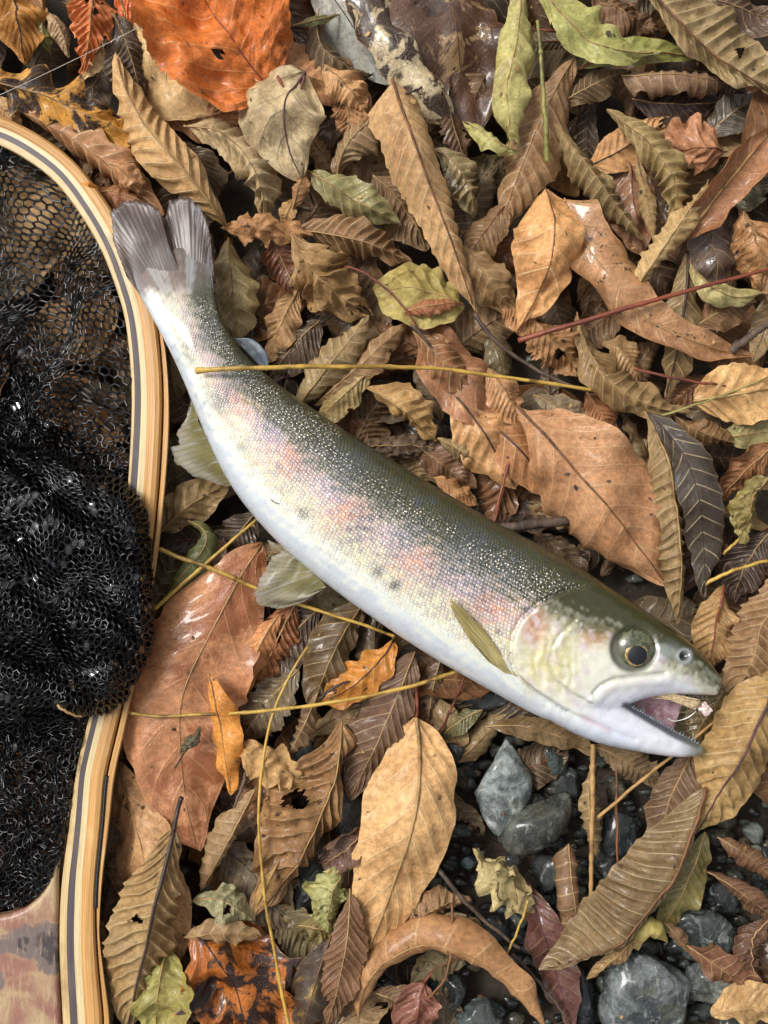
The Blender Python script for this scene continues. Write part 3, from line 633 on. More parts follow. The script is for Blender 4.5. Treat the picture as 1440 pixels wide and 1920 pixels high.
L('olive brown leaf between net rim and fish tail', '320,640,-6 322,700,-4 335,755,-8', 22, 28, 30, 30, '7d6a40', 'ell', 'r', 0.3)
L('pink grey leaf scrap between the crossing yellow stems', '420,1010,-7 390,1060,-5 360,1115,-8', 30, 30, 15, 15, '7f6556', 'ell', 'd', 0.3)
L('dark ribbed leaf under the fish behind the anal fin', '480,960,-11 440,1010,-10 400,1060,-13', 40, 40, 15, 15, '3f3128', 'ell', 'r', 0.5)
L('tan leaf corner at the bottom right', '1335,1905,-1 1400,1890,2 1500,1900,0', 42, 45, 20, 20, 'b08a56', 'ell', 'd', 0.2)
L('reddish brown ribbed leaf near the bottom right corner', '1288,1772,-3 1350,1815,1 1435,1872,-4', 32, 36, 50, 50, '6c432a', 'ell', 'r', 0.3, nv=8, cor=0.09)
L('dark folded leaf at the right edge over stones', '1322,1632,-3 1385,1670,1 1465,1735,-3', 28, 32, 60, -40, '5f3f2b', 'ell', 'r', 0.3)
L('brown rolled strip at the right edge below the ribbed tan leaf', '1345,1570,-5 1395,1600,-3 1460,1660,-6', 22, 22, 70, 60, '6d4b34', 'ell', 'r', 0.3)
L('dark rusty curl on the right edge near the bottom', '1445,1720,-4 1410,1775,-1 1425,1850,-5', 30, 30, 50, 50, '4f3224', 'ell', 'd', 0.3, crump=0.15)
L('small rolled brown leaf bit below the yellow ring leaf', '1245,1730,-4 1270,1755,-2 1290,1785,-5', 14, 14, 60, 60, '6a4d33', 'ell', 's', 0.2)
L('tiny shrivelled grey leaf lying on the big wet red leaf', '375,1362,8 362,1388,10 338,1412,8', 13, 11, 70, 60, '4f4a3a', 'ell', 'd', 0.1, crump=0.25, nv=5, stalk='328,1440,8', stc='twig', rib=None)
L('small torn orange scrap stuck on the net rim', '152,344,14 168,346,15 186,352,13', 5, 5, 20, 20, 'b5702e', 'ell', 'd', 0.3, nv=4, rib=None, sat=True)
L('brown curled leaf lip right of the grey heart leaf base', '548,398,0 560,350,4 575,322,0', 16, 18, 60, 50, '8a5f38', 'ell', 'd', 0.2, nv=6)
# ---- seen through the landing net
L('tan leaf seen through the upper net mesh', '-60,330,-8 60,400,-6 190,520,-9', 85, 80, 15, 15, 'c29a6c', 'ell', 'd', 0.2)
L('brown ribbed leaf seen through the net left of the rim', '220,560,-9 140,620,-7 30,640,-10', 70, 60, 20, 20, 'a67d50', 'ell', 'r', 0.2)
L('reddish brown leaf seen through the net at mid height', '20,700,-9 120,740,-7 230,830,-10', 70, 60, 15, 20, 'a5703f', 'ell', 'd', 0.2)
L('pale tan leaf seen through the net at the left edge', '-90,520,-10 0,500,-8 110,470,-11', 60, 60, 15, 15, 'cda67a', 'ell', 'd', 0.2)
L('dark brown leaf under the black net bunch', '-60,900,-10 80,960,-9 220,1050,-11', 80, 75, 10, 10, '5a3f2a', 'ell', 'd', 0.2)
L('copper leaf seen through a gap in the net bunch', '-20,1180,-6 70,1210,-4 150,1230,-7', 55, 50, 10, 10, 'a8683a', 'ell', 'd', 0.3)
L('brown leaf seen through the lower net mesh', '-50,1420,-8 60,1480,-6 150,1600,-9', 80, 70, 10, 10, 'a0744c', 'ell', 'd', 0.2)
L('rust leaf under the net beside the handle', '-60,1600,-9 20,1590,-7 110,1560,-10', 60, 60, 10, 10, '85563a', 'ell', 'd', 0.2)

# ------------------------------------------------------------------ half buried leaves filling the gaps
MARKS = [(45, 60, 'amber corner leaf'), (150, 70, 'reddish holed leaf'), (420, 70, 'big orange leaf'), (130, 195, 'golden lobed leaf'), (330, 270, 'long folded tan leaf'), (440, 320, 'beige shell leaf'),
    (545, 235, 'grey heart leaf'), (660, 60, 'pale blue grey leaf'), (850, 100, 'soaked dark leaf'), (800, 350, 'long spine leaf'), (665, 380, 'narrow olive leaf'), (610, 520, 'crumpled spotted leaf'),
    (440, 545, 'golden olive oval leaf'), (955, 120, 'hanging yellow green leaf'), (1120, 70, 'sweeping yellow green leaf'), (1330, 90, 'big olive ribbed leaf'), (1010, 250, 'green upright stem'), (1260, 150, 'rolled log leaf'),
    (1120, 340, 'frayed olive roll'), (1230, 320, 'hooked olive leaf'), (1300, 275, 'orange lobed leaf'), (1020, 490, 'bright orange tan leaf'), (1230, 600, 'long wet red brown leaf'), (1370, 340, 'folded rust leaf'),
    (1335, 470, 'purple brown leaf'), (1150, 700, 'pale ribbed bent leaf'), (1390, 740, 'large pale tan leaf'), (1110, 930, 'large rust leaf'), (1290, 950, 'charcoal grey leaf'), (790, 545, 'mustard leaf'),
    (870, 690, 'rusty smooth leaf'), (620, 680, 'barrel shaped leaf'), (755, 775, 'tan shell leaf'), (1410, 950, 'yellow green crinkled leaf'), (1345, 1180, 'leaf behind the snout'), (1420, 1200, 'saw toothed edge leaf'),
    (1390, 1400, 'tan leaf with purple midrib'), (1200, 1690, 'big bronze leaf'), (770, 1560, 'large peach leaf'), (720, 1350, 'plum ribbed leaf'), (670, 1265, 'amber lobed leaf'), (370, 1320, 'big wet red leaf'),
    (260, 1600, 'pinkish leaf by the handle'), (290, 1750, 'black stalked leaf'), (590, 1520, 'black specked leaf'), (500, 1440, 'straw crumpled leaf'), (430, 1850, 'orange black leaf'), (300, 1870, 'curled yellow green leaf'),
    (590, 1850, 'blackish patched leaf'), (640, 1800, 'saw toothed bottom leaf'), (850, 1830, 'arched tube leaf'), (340, 1040, 'looping dark olive leaf'), (360, 940, 'drab tan leaf'), (620, 1230, 'wet ribbed leaf'), (100, 500, 'upper net mesh'), (60, 800, 'net bunch'), (60, 1500, 'lower net mesh')]
def fillers(limit=170):
    r = np.random.default_rng(21)
    pal = [('brown', '7a5a3a'), ('tan', 'a8845a'), ('dark brown', '5f4932'), ('russet', '85552f'), ('olive brown', '6f6140'), ('grey brown', '6d5c48'), ('pale brown', 'a5875c'), ('dark', '463529')]
    seen = set(); n = 0; tries = 0
    while n < limit and tries < 6000:
        tries += 1
        free = np.argwhere(~COV)
        i, j = free[r.integers(len(free))]
        x, y = j * 10 - 20 + r.uniform(-5, 5), i * 10 - 20 + r.uniform(-5, 5)
        if x > 850 and y > 1340 and r.random() < 0.94: continue
        if 540 < x and y > 1480 and r.random() < 0.8: continue
        # under the fish or the black net bunch nothing shows
        if -60 < x < 270 and 840 < y < 1340: continue
        if inpoly_pt(x, y): continue
        cw, ch = pal[r.integers(len(pal))]
        lab = None
        for mx, my, ph_ in sorted(MARKS, key=lambda m: (m[0]-x)**2 + (m[1]-y)**2)[:4]:
            dx, dy = x - mx, y - my
            side = ('right of' if dx > 0 else 'left of') if abs(dx) > abs(dy) else ('below' if dy > 0 else 'above')
            c_ = f'{cw} leaf half buried {side} the {ph_}'
            if c_ not in seen: lab = c_; break
        if lab is None: continue
        seen.add(lab); n += 1
        a = r.uniform(0, 6.28); ln = r.uniform(110, 230); w = ln * r.uniform(0.16, 0.30)
        z = r.uniform(-15, -8)
        dx, dy = math.cos(a) * ln / 2, math.sin(a) * ln / 2
        b_ = r.uniform(-0.12, 0.12) * ln
        kk = r.choice([30, 65, 100, -45], 2)
        L(lab, f'{x-dx},{y-dy},{z-2} {x-math.sin(a)*b_},{y+math.cos(a)*b_},{z+r.uniform(0,3)} {x+dx},{y+dy},{z-2}', w, w*r.uniform(0.7, 1.1), kk[0], kk[1], ch, ['ell', 'ell', 'ov', 'obov'][r.integers(4)], ['r', 'd', 's', 'r'][r.integers(4)], r.uniform(0.1, 0.5), nv=int(r.integers(7, 13)), cor=r.uniform(0.04, 0.13), ser=r.choice([0, 0, 0.2]), crump=r.uniform(0.0, 0.07), buried=True, rows_per=3, cols=13, rib=['brown', 'pale', 'dark', 'brown', 'red'][r.integers(5)], ribw=2.6)
FISHPOLY = [(300, 560), (400, 560), (560, 750), (860, 938), (1100, 1075), (1340, 1250), (1320, 1410), (1100, 1390), (800, 1220), (540, 1030), (420, 880)]
def inpoly_pt(x, y):
    ins = False; n = len(FISHPOLY)
    for i in range(n):
        x0, y0 = FISHPOLY[i]; x1, y1 = FISHPOLY[(i+1) % n]
        if (y0 > y) != (y1 > y) and x < (x1-x0)*(y-y0)/(y1-y0)+x0: ins = not ins
    return ins
fillers()

# ------------------------------------------------------------------ uncountable dark litter underneath and around
def litter(count=1150):
    VV, FF, PH, VVV, CC, RR = [], [], [], [], [], []
    n0 = 0
    r = np.random.default_rng(5)
    cols = ['5a4029', '4a3625', '6b4a2c', '3b2b20', '7a5633', '544531', '664d33', '8a5f36', '9a7240']
    k = 0
    while k < count:
        x, y = r.uniform(-900, 2340), r.uniform(-900, 2800)
        inside = -30 < x < 1470 and -30 < y < 1950
        if x > 850 and y > 1300 and x < 1440 and y < 1950 and r.random() < 0.93: continue
        if 0.5 < (x > 560) and y > 1480 and y < 1950 and x < 1440 and r.random() < 0.75: continue
        if inside and r.random() < 0.45: continue
        k += 1
        a = r.uniform(0, 6.28); ln = r.uniform(120, 260); w = ln * r.uniform(0.18, 0.33)
        z = r.uniform(-24, -15) if inside else r.uniform(-22, 4)
        dx, dy = math.cos(a) * ln / 2, math.sin(a) * ln / 2
        p = np.array([P(x-dx, y-dy, z-2), P(x, y, z+r.uniform(0, 3)), P(x+dx, y+dy, z-2)])
        V, F, ph, vv, uu = blade_arrays(p, w*S, w*S, r.uniform(-30, 80), r.uniform(-30, 80), 'ell', nv=9, seed=int(r.integers(1e6)), rows_per=2, cols=9, cor=0.1)
        VV.append(V); FF += [tuple(i + n0 for i in f) for f in F]; n0 += len(V)
        PH.append(ph); VVV.append(vv)
        c = np.array(lin(cols[r.integers(len(cols))])) * r.uniform(0.6, 1.1) * (0.75 if inside else 1.15)
        CC.append(np.tile([*c, r.uniform(0.1, 0.6)], (len(V), 1))); RR.append(np.full(len(V), r.random()))
    me = mesh_from('leaf_litter', np.concatenate(VV), FF, {'vein': np.concatenate(PH), 'vv': np.concatenate(VVV), 'lcol': np.concatenate(CC), 'lrnd': np.concatenate(RR)})
    o = add('leaf_litter', me, LITTER)
    o['kind'] = 'stuff'; o['label'] = 'dark damp leaf litter underneath the fallen leaves'; o['category'] = 'leaf litter'
litter()
# ------------------------------------------------------------------ stones
def ico(sub):
    bm = bmesh.new(); bmesh.ops.create_icosphere(bm, subdivisions=sub, radius=1.0)
    V = np.array([v.co[:] for v in bm.verts]); F = [tuple(v.index for v in f.verts) for f in bm.faces]
    bm.free(); return V, F
ICO4, ICO5 = ico(4), ico(5)
ICO2 = ico(2)
def stone_shape(V, seed, rx, ry, rz, rough=0.14, facets=7):
    facets += 4
    r = np.random.default_rng(seed)
    U = V / np.linalg.norm(V, axis=1, keepdims=True)
    rad = np.ones(len(U))
    for _ in range(facets):                       # cut flat faces into the pebble
        n = r.normal(size=3); n /= np.linalg.norm(n); d = r.uniform(0.58, 0.88)
        dot = U @ n
        lim = np.where(dot > 1e-3, d / np.maximum(dot, 1e-3), 9)
        rad = -0.022 * np.log(np.exp(-rad / 0.022) + np.exp(-np.minimum(lim, 5) / 0.022))
    rad = rad * (1 + rough * 0.5 * Wob(seed, 1.6, 3)(U) + rough * 0.16 * Wob(seed + 1, 0.45, 3)(U) + rough * 0.05 * Wob(seed + 2, 0.15, 3)(U))
    return U * rad[:, None] * np.array([rx, ry, rz])

def stone(label, x, y, z, rx, ry, rot, col, mat=STONE, flat=0.55, seed=None, facets=7, rough=0.14):
    seed = seed or int(x * 3 + y)
    f = S * (D - z * 0.001) / D
    V = stone_shape(ICO4[0], seed, rx * f, ry * f, flat * min(rx, ry) * f * 1.2, rough, facets)
    a = math.radians(-rot)
    Rm = np.array([[math.cos(a), -math.sin(a), 0], [math.sin(a), math.cos(a), 0], [0, 0, 1]])
    V = V @ Rm.T
    me = mesh_from('stone', V, ICO4[1])
    o = add('stone', me, mat, None, (*[v * (0.85 if mat is STONE2 else 0.65) for v in lin(col)], 1))
    o.location = P(x, y, z - 1.5)
    o['label'] = label; o['category'] = 'stone'; o['group'] = 'stones in the gravel'
    return o
stone('pale grey white flecked stone right of the peach leaf', 944, 1472, -9, 58, 100, 8, '8b9294', STONE2, seed=5)
stone('smooth olive grey oval stone below the pale flecked stone', 1003, 1545, -7, 84, 48, -38, '62625a', STONE, 0.6, seed=8, facets=3, rough=0.06)
stone('large blue grey block of stone at the bottom right', 1208, 1868, -9, 98, 92, 25, '72787b', STONE2, 0.6, seed=14)
stone('dark slate stone under the throat of the fish', 905, 1308, -14, 62, 34, 10, '3c4244', seed=21)
stone('small round dark stone between peach leaf and pale stone', 858, 1408, -14, 27, 44, 5, '33383a', seed=23)
stone('dark green stone right of the pale flecked stone', 1035, 1428, -15, 44, 40, 30, '3f4b48', seed=27)
stone('dark teal stone behind the upright straw stick', 1160, 1562, -12, 40, 52, 15, '2f3a3e', seed=30)
stone('wet black stone under the thin brown stick', 1140, 1625, -14, 40, 34, 0, '272b2c', seed=31)
stone('dull dark grey stone left of the lime crumpled leaf', 572, 1668, -13, 58, 62, 20, '3f4444', seed=35)
stone('long blue black stone beside the large blue grey block', 1088, 1868, -13, 26, 72, -12, '363d44', seed=37, facets=4)
stone('grey green stone under the folded leaf at right edge', 1322, 1752, -11, 78, 56, 30, '56605f', STONE2, seed=41)
stone('white mottled stone right of the large blue grey block', 1330, 1838, -10, 62, 56, 10, '7c7f79', STONE2, seed=43)
stone('grey stone at the bottom between red leaf and arched tube leaf', 905, 1905, -13, 52, 34, 5, '5c6668', seed=47)
stone('small green grey stone under the arched tube leaf', 850, 1862, -15, 32, 36, 30, '4d5652', seed=49)
stone('teal grey stone between plum leaf and wet ribbed leaf', 662, 1352, -15, 30, 36, 10, '4b5856', seed=51)
stone('blue grey stone behind the small brown ribbed curl', 568, 1408, -15, 28, 40, 0, '4c575a', seed=53)
stone('small teal pebble right of the peach leaf lower edge', 880, 1618, -14, 15, 14, 0, '52646a', seed=55)
stone('grey stone in the gap left of the peach leaf', 655, 1530, -16, 32, 46, 0, '4a5050', seed=57)
stone('small pale stone below the ribbed tan leaf at right', 1412, 1562, -13, 24, 20, 20, '6b706c', seed=59)
stone('small upright pale pebble at right edge under folded leaf', 1412, 1608, -12, 17, 28, 10, '7b7d72', seed=61)
stone('dark stone by the right edge above the folded leaf', 1440, 1625, -15, 30, 40, 0, '2c3234', seed=63)
stone('charcoal stone left of the bronze leaf middle', 1030, 1640, -17, 36, 50, 20, '3a4040', seed=65)
stone('grey stone below the crumpled olive leaf knot', 930, 1742, -17, 40, 30, 0, '3d4242', seed=67)
stone('black stone right of the yellow olive wet leaf', 1355, 1690, -16, 36, 34, 0, '2b3032', seed=69)
stone('small blue grey stone behind the dark brown leaf', 1240, 1450, -16, 26, 22, 0, '4a5256', seed=71)
stone('dark stone under the lower jaw left of the straw stick', 1060, 1470, -18, 40, 40, 0, '2e3436', seed=73)
stone('grey pebble between bronze leaf and blue grey block', 1040, 1850, -17, 30, 30, 0, '474d4d', seed=75)
stone('wet dark grey stone in the gap by the dorsal twig', 905, 905, -17, 44, 36, 20, '3a4548', seed=77)
stone('bluish stone showing in the gap above the twig', 905, 868, -17, 30, 34, 0, '55626a', seed=79)

def gravel(count=1500):
    r = np.random.default_rng(11)
    VV, FF, CC, n0 = [], [], [], 0
    pal = ['3b4140', '4d5453', '5f655e', '2e3233', '70746c', '524f42', '665a48']
    for k in range(count):
        if k < 1150: x, y = r.uniform(520, 1500), r.uniform(1280, 1980)
        else: x, y = r.uniform(-300, 1740), r.uniform(-300, 2250)
        rx = r.uniform(6, 17) if r.random() < 0.75 else r.uniform(17, 32); z = r.uniform(-27, -18)
        V = stone_shape(ICO2[0], 500 + k, rx*S, rx*S*r.uniform(0.5, 1), rx*S*0.55, 0.3, 10) + P(x, y, z)
        VV.append(V); FF += [tuple(i + n0 for i in f) for f in ICO2[1]]; n0 += len(V)
        CC.append(np.tile([*(np.array(lin(pal[r.integers(len(pal))])) * r.uniform(0.6, 1.3)), 1], (len(V), 1)))
    o = add('gravel', mesh_from('gravel', np.concatenate(VV), FF, {'lcol': np.concatenate(CC)}), stone_mat('gravel_wet', 0.66, '77776e', 30, 'lcol'))
    o['kind'] = 'stuff'; o['label'] = 'dark wet gravel between the larger stones'; o['category'] = 'gravel'
gravel()

# ------------------------------------------------------------------ loose stems and twigs
def stem(label, p, w, mat, name='stem', wob=0.5, taper=(1.0, 0.7), knob=None, cat='stem'):
    path = pts(p)
    n = max(40, len(path) * 18)
    us = np.linspace(0, 1, n)
    pc, _ = curve(path, us)
    f = S * (D - path[:, 2].mean()) / D
    sd = abs(hash(p)) % 9973 if False else sum(ord(c) for c in p)
    pc = pc + (wob * f * np.stack([Wob(sd, 0.25, 1)(us[:, None]), Wob(sd+1, 0.25, 1)(us[:, None]), 0.5*Wob(sd+2, 0.3, 1)(us[:, None])], 1))
    kn = np.random.default_rng(sd)
    pc = pc + (wob * 1.2 * f * np.stack([np.interp(us, np.linspace(0, 1, 9), kn.normal(size=9)), np.interp(us, np.linspace(0, 1, 9), kn.normal(size=9)), 0*us], 1))
    rad = w * 0.42 * f * (taper[0] + (taper[1] - taper[0]) * us) * (1 + 0.10 * Wob(sd + 5, 0.08, 1)(us[:, None]))
    for q in kn.uniform(0.1, 0.95, 3): rad = rad * (1 + 0.22 * np.exp(-((us - q) / 0.008) ** 2))
    if knob:
        rad = rad * (1 + knob * np.exp(-((us if knob > 0 else 1 - us) / 0.03) ** 2))
    base = pc[0].copy()
    V, F = tube_arrays(pc - base, rad, 8)
    o = add(name, mesh_from(name, V, F), SM[mat])
    o.location = base
    o['label'] = label; o['category'] = cat; o['group'] = 'stems and twigs on the leaves'
    return o
S1 = stem('long yellow leaf stem lying across the fish near its tail', '368,694,29 500,690,30 640,688,24 820,692,17 1000,715,13 1110,733,8', 11, 'yellow', taper=(1.0, 0.7), knob=0.25)
stem('yellow stem running under the pelvic fin to the belly', '297,1030,6 400,1068,8 520,1118,4 640,1158,5 740,1192,4', 10, 'yellow')
stem('straight yellow stem crossing beneath the fish from the net rim', '290,1142,3 380,1062,5 488,968,1', 9, 'yellow', wob=0.2)
stem('pale yellow stem lying across the wet red leaf', '222,1334,6 330,1342,9 560,1326,9 720,1298,7 855,1260,5', 9, 'yellow', taper=(0.8, 1.0))
stem('long thin straw yellow stem snaking down to the bottom edge', '578,1214,4 512,1340,8 486,1490,10 492,1640,10 515,1790,9 548,1950,6', 8, 'yellow', taper=(0.7, 1.0))
stem('reddish brown stem slanting across the leaves at right', '972,638,7 1080,606,12 1230,562,13 1460,500,8', 11, 'red', taper=(1.15, 0.7), wob=0.4)
stem('dark grey twig bending below the spine leaf', '890,588,3 925,635,5 985,680,4 1065,722,4 1120,735,2', 10, 'twig')
stem('thick brown broken twig touching the fish back', '925,990,2 985,985,4 1085,972,-1', 22, 'twig', taper=(0.9, 1.1), cat='twig', name='twig')
stem('short red stem rising from the thick broken twig', '955,868,5 940,920,6 926,990,6', 7, 'red')
stem('upright straw stick below the jaw', '1112,1395,-1 1110,1540,1 1107,1708,-1', 13, 'straw', wob=0.3)
stem('thin dark upright stick right of the straw stick', '1155,1435,-4 1157,1540,-3 1158,1652,-6', 7, 'brown')
stem('slanting straw stem from the jaw tip down to the stones', '1120,1532,0 1250,1425,3 1410,1300,-1', 8, 'straw', taper=(1.0, 0.8))
stem('dark brown twig right of the peach leaf', '822,1628,2 880,1698,5 975,1778,0', 11, 'twig', cat='twig', name='twig')
stem('thin brown stem resting on the arched tube leaf', '848,1698,5 845,1790,10 832,1838,9 800,1872,5', 6, 'brown')
stem('yellow stem at right edge below the grey crumbling leaf', '1322,1096,2 1380,1068,4 1460,1048,1', 9, 'yellow')
stem('short yellow stem under the yellow green crinkled leaf', '1356,1038,0 1378,1018,1 1408,990,0', 7, 'yellow')
stem('thin dark red stem left of the large pale tan leaf', '1190,690,5 1280,712,7 1390,726,8', 7, 'red', knob=-0.5)
stem('thin olive stem across the large pale tan leaf', '1240,780,5 1330,750,9 1460,700,9', 5, 'green')
stem('upright green stem hanging from the yellow green leaf', '1008,40,10 1016,130,12 1022,220,10 1026,302,6', 10, 'green', taper=(0.8, 1.3))
stem('red stem behind the top of the green stem', '985,56,4 1040,58,4 1105,66,4', 6, 'red')
stem('bent black stem left of the thin yellow stem', '466,1436,4 448,1490,5 422,1552,3', 8, 'twig')
stem('yellow stalk below the crumpled olive leaf knot', '990,1688,3 972,1740,3 944,1800,0', 6, 'yellow')
stem('thin yellow stem at the top left edge', '226,-20,8 230,10,8 236,38,7', 6, 'yellow')
stem('grey brown twig stump at the right edge', '1370,658,4 1405,632,6 1460,592,5', 20, 'twig', cat='twig', name='twig')
stem('red brown twig with a bud left of the mustard leaf', '645,500,5 700,522,6 760,580,7 785,625,5', 6, 'red', knob=0.4, cat='twig', name='twig')
stem('black bent stem lying on the amber lobed leaf', '600,1310,1 625,1290,3 655,1278,2', 8, 'dark')
stem('dark stem standing in the throat gap by the stones', '870,1270,-2 850,1320,-4 822,1375,-8', 6, 'red')
stem('dark stem end above the rusty smooth leaf', '770,610,6 800,640,8 825,688,7', 7, 'twig')
stem('dark brown stem on the bottom stones by the red purple leaf', '960,1790,-3 1000,1830,-2 1060,1905,-4', 9, 'twig')
stem('short black stem over the long narrow mottled leaf', '760,176,9 778,170,10 790,164,9', 6, 'dark')
# ------------------------------------------------------------------ the fish
BODY = [  # dorsal x,y  belly x,y  half thickness px, mid height mm
    (396, 452, 226, 486, 2.6, 17.2), (397, 480, 241, 517, 3.2, 17.3), (398, 508, 258, 548, 6, 17.4), (400, 536, 275, 580, 13, 17.7), (403, 564, 291, 606, 22, 18), (425, 620, 318, 655, 34, 17.5), (465, 675, 348, 722, 41, 17), (520, 720, 375, 792, 50, 16.5), (600, 775, 410, 872, 60, 16),
    (690, 835, 455, 946, 68, 16), (780, 890, 530, 1028, 74, 16), (860, 938, 620, 1102, 78, 16), (940, 985, 720, 1174, 80, 16),
    (1010, 1020, 820, 1239, 81, 16), (1075, 1055, 915, 1292, 80, 16), (1130, 1092, 1000, 1340, 77, 16), (1175, 1122, 1058, 1366, 72, 16),
    (1212, 1146, 1105, 1352, 65, 16), (1250, 1172, 1158, 1326, 58, 16), (1284, 1196, 1215, 1300, 50, 16.5), (1318, 1224, 1275, 1298, 38, 17),
    (1342, 1250, 1320, 1306, 25, 17), (1353, 1272, 1342, 1304, 13, 17)]
JAW = [(1040, 1262, 1010, 1338, 60, 15.5), (1085, 1285, 1058, 1366, 60, 15.5), (1130, 1303, 1110, 1390, 55, 15), (1176, 1318, 1165, 1403, 46, 15), (1226, 1348, 1215, 1412, 36, 15),
       (1270, 1372, 1262, 1419, 27, 15), (1302, 1388, 1298, 1420, 18, 15), (1318, 1398, 1316, 1415, 9, 15)]

def stations(tab, n):
    A = np.array(tab, float)
    d = np.concatenate([[0], np.cumsum(np.hypot(np.diff((A[:, 0]+A[:, 2])/2), np.diff((A[:, 1]+A[:, 3])/2)))]); d /= d[-1]
    us = np.linspace(0, 1, n)
    from numpy import interp
    # smooth (monotone enough) resampling: interp then blur
    out = np.stack([interp(us, d, A[:, k]) for k in range(A.shape[1])], 1)
    ker = np.array([1, 2, 3, 2, 1.0]); ker /= ker.sum()
    for _ in range(3):
        pad = np.concatenate([2*out[:1]-out[2:0:-1], out, 2*out[-1:]-out[-2:-4:-1]])
        out = np.stack([np.convolve(pad[:, k], ker, 'valid') for k in range(out.shape[1])], 1)
    return us, out

def loft(tab, n, ring=48, ex=0.92):
    us, Q = stations(tab, n)
    V = []
    a = np.linspace(0, 2*np.pi, ring, endpoint=False)
    for q in Q:
        dp, bp = P(q[0], q[1], q[5]), P(q[2], q[3], q[5])
        c, h = (dp + bp) / 2, (dp - bp) / 2
        b = q[4] * S
        ca, sa = np.cos(a), np.sin(a)
        ca = np.sign(ca) * np.abs(ca) ** ex; sa = np.sign(sa) * np.abs(sa) ** ex
        V.append(c + ca[:, None] * h + sa[:, None] * np.array([0, 0, b]))
    V = np.concatenate(V); F = []
    for i in range(n-1):
        for j in range(ring):
            k = (j+1) % ring
            F.append((i*ring+j, (i+1)*ring+j, (i+1)*ring+k, i*ring+k))
    F.append(tuple(range(ring))); F.append(tuple((n-1)*ring + j for j in range(ring-1, -1, -1)))
    return V, F

def polydist(X, Y, poly):
    """distance (px) to a polyline and the signed side (+ left of travel in image)"""
    best = np.full(X.shape, 1e9); sg = np.zeros(X.shape); par = np.zeros(X.shape)
    m = len(poly) - 1
    for i in range(m):
        x0, y0 = poly[i]; x1, y1 = poly[i+1]; dx, dy = x1-x0, y1-y0
        t = np.clip(((X-x0)*dx + (Y-y0)*dy) / (dx*dx+dy*dy), 0, 1)
        dd = np.hypot(X-x0-t*dx, Y-y0-t*dy); cr = dx*(Y-y0) - dy*(X-x0)
        u = dd < best
        best = np.where(u, dd, best); sg = np.where(u, np.sign(cr), sg); par = np.where(u, (i+t)/m, par)
    return best, sg, par

def sstep(a, b, x):
    t = np.clip((x-a)/(b-a), 0, 1); return t*t*(3-2*t)

def tomesh(V, F):
    me = bpy.data.meshes.new('tmp'); me.from_pydata([tuple(v) for v in V], [], F); return me

fish = thing('fish', 'silvery speckled trout with pink flank lying open mouthed on the leaves', 'fish', P(720, 1000, 0))
FB = np.array(fish.location)
V1, F1 = loft(BODY, 90); V2, F2 = loft(JAW, 40)
tmp = bpy.data.objects.new('tmp', tomesh(np.concatenate([V1, V2]), F1 + [tuple(i+len(V1) for i in f) for f in F2]))
COL.objects.link(tmp)
bm = bmesh.new(); bm.from_mesh(tmp.data); bmesh.ops.recalc_face_normals(bm, faces=bm.faces); bm.to_mesh(tmp.data); bm.free()
md = tmp.modifiers.new('r', 'REMESH'); md.mode = 'VOXEL'; md.voxel_size = 0.0006
md = tmp.modifiers.new('s', 'SMOOTH'); md.factor = 0.5; md.iterations = 9
dg = bpy.context.evaluated_depsgraph_get()
fm = bpy.data.meshes.new_from_object(tmp.evaluated_get(dg))
bpy.data.objects.remove(tmp)
nvt = len(fm.vertices)
FV = np.zeros(nvt*3); fm.vertices.foreach_get('co', FV); FV = FV.reshape(-1, 3)
FN = np.zeros(nvt*3); fm.vertices.foreach_get('normal', FN); FN = FN.reshape(-1, 3)
ff = D / (S * (D - FV[:, 2]))
PX, PY = 720 + FV[:, 0]*ff, 960 - FV[:, 1]*ff
# fish coordinates: s along (0 tail .. 1 snout), t across (-1 belly .. 1 back)
us, Q = stations(BODY, 240)
cx, cy = (Q[:, 0]+Q[:, 2])/2, (Q[:, 1]+Q[:, 3])/2
kd = KDTree(240*33)
g = 0; gs, gt = [], []
for i in range(240):
    for j in range(33):
        w = j/32
        kd.insert((Q[i, 2]+(Q[i, 0]-Q[i, 2])*w, Q[i, 3]+(Q[i, 1]-Q[i, 3])*w, 0), g); gs.append(us[i]); gt.append(2*w-1); g += 1
kd.balance()
PF = S * (D - 0.016) / D
FX, FY = 720 + FV[:, 0]/PF, 960 - FV[:, 1]/PF
sv, tv = np.zeros(nvt), np.zeros(nvt)
for i in range(nvt):
    r3 = kd.find_n((FX[i], FY[i], 0), 4)
    w = np.array([1/(d+0.5) for _, _, d in r3]); w /= w.sum()
    sv[i] = sum(w[k]*gs[r3[k][1]] for k in range(4)); tv[i] = sum(w[k]*gt[r3[k][1]] for k in range(4))
# --- sculpting of the head
up = sstep(-0.25, 0.25, FN[:, 2])
ctr = Wob(90, 40)(np.stack([PX, PY], 1))
GILL = [(1122, 1092), (1075, 1102), (1039, 1115), (1005, 1135), (976, 1161), (962, 1190), (957, 1212), (959, 1240), (970, 1268), (1004, 1296), (1056, 1330), (1100, 1352), (1150, 1372)]
dG, sG, uG = polydist(PX, PY, GILL)
dH, sH, _u = polydist(PX, PY, [(1230, 1010)] + GILL[:9] + [(990, 1330), (1010, 1420), (1030, 1500)])
disp = -1.3 * np.exp(-(dG/4.0)**2) * sstep(0.0, 0.12, uG) * (1 - sstep(0.85, 1, uG))
disp += 0.9 * np.where(sG < 0, np.exp(-(dG/26)**2), 0) * sstep(0.05, 0.2, uG) * (1 - sstep(0.8, 1, uG))
PRE = [(1078, 1165), (1052, 1188), (1036, 1215), (1031, 1248), (1042, 1275), (1070, 1298), (1110, 1318)]
dp_, sp_, up_ = polydist(PX, PY, PRE)
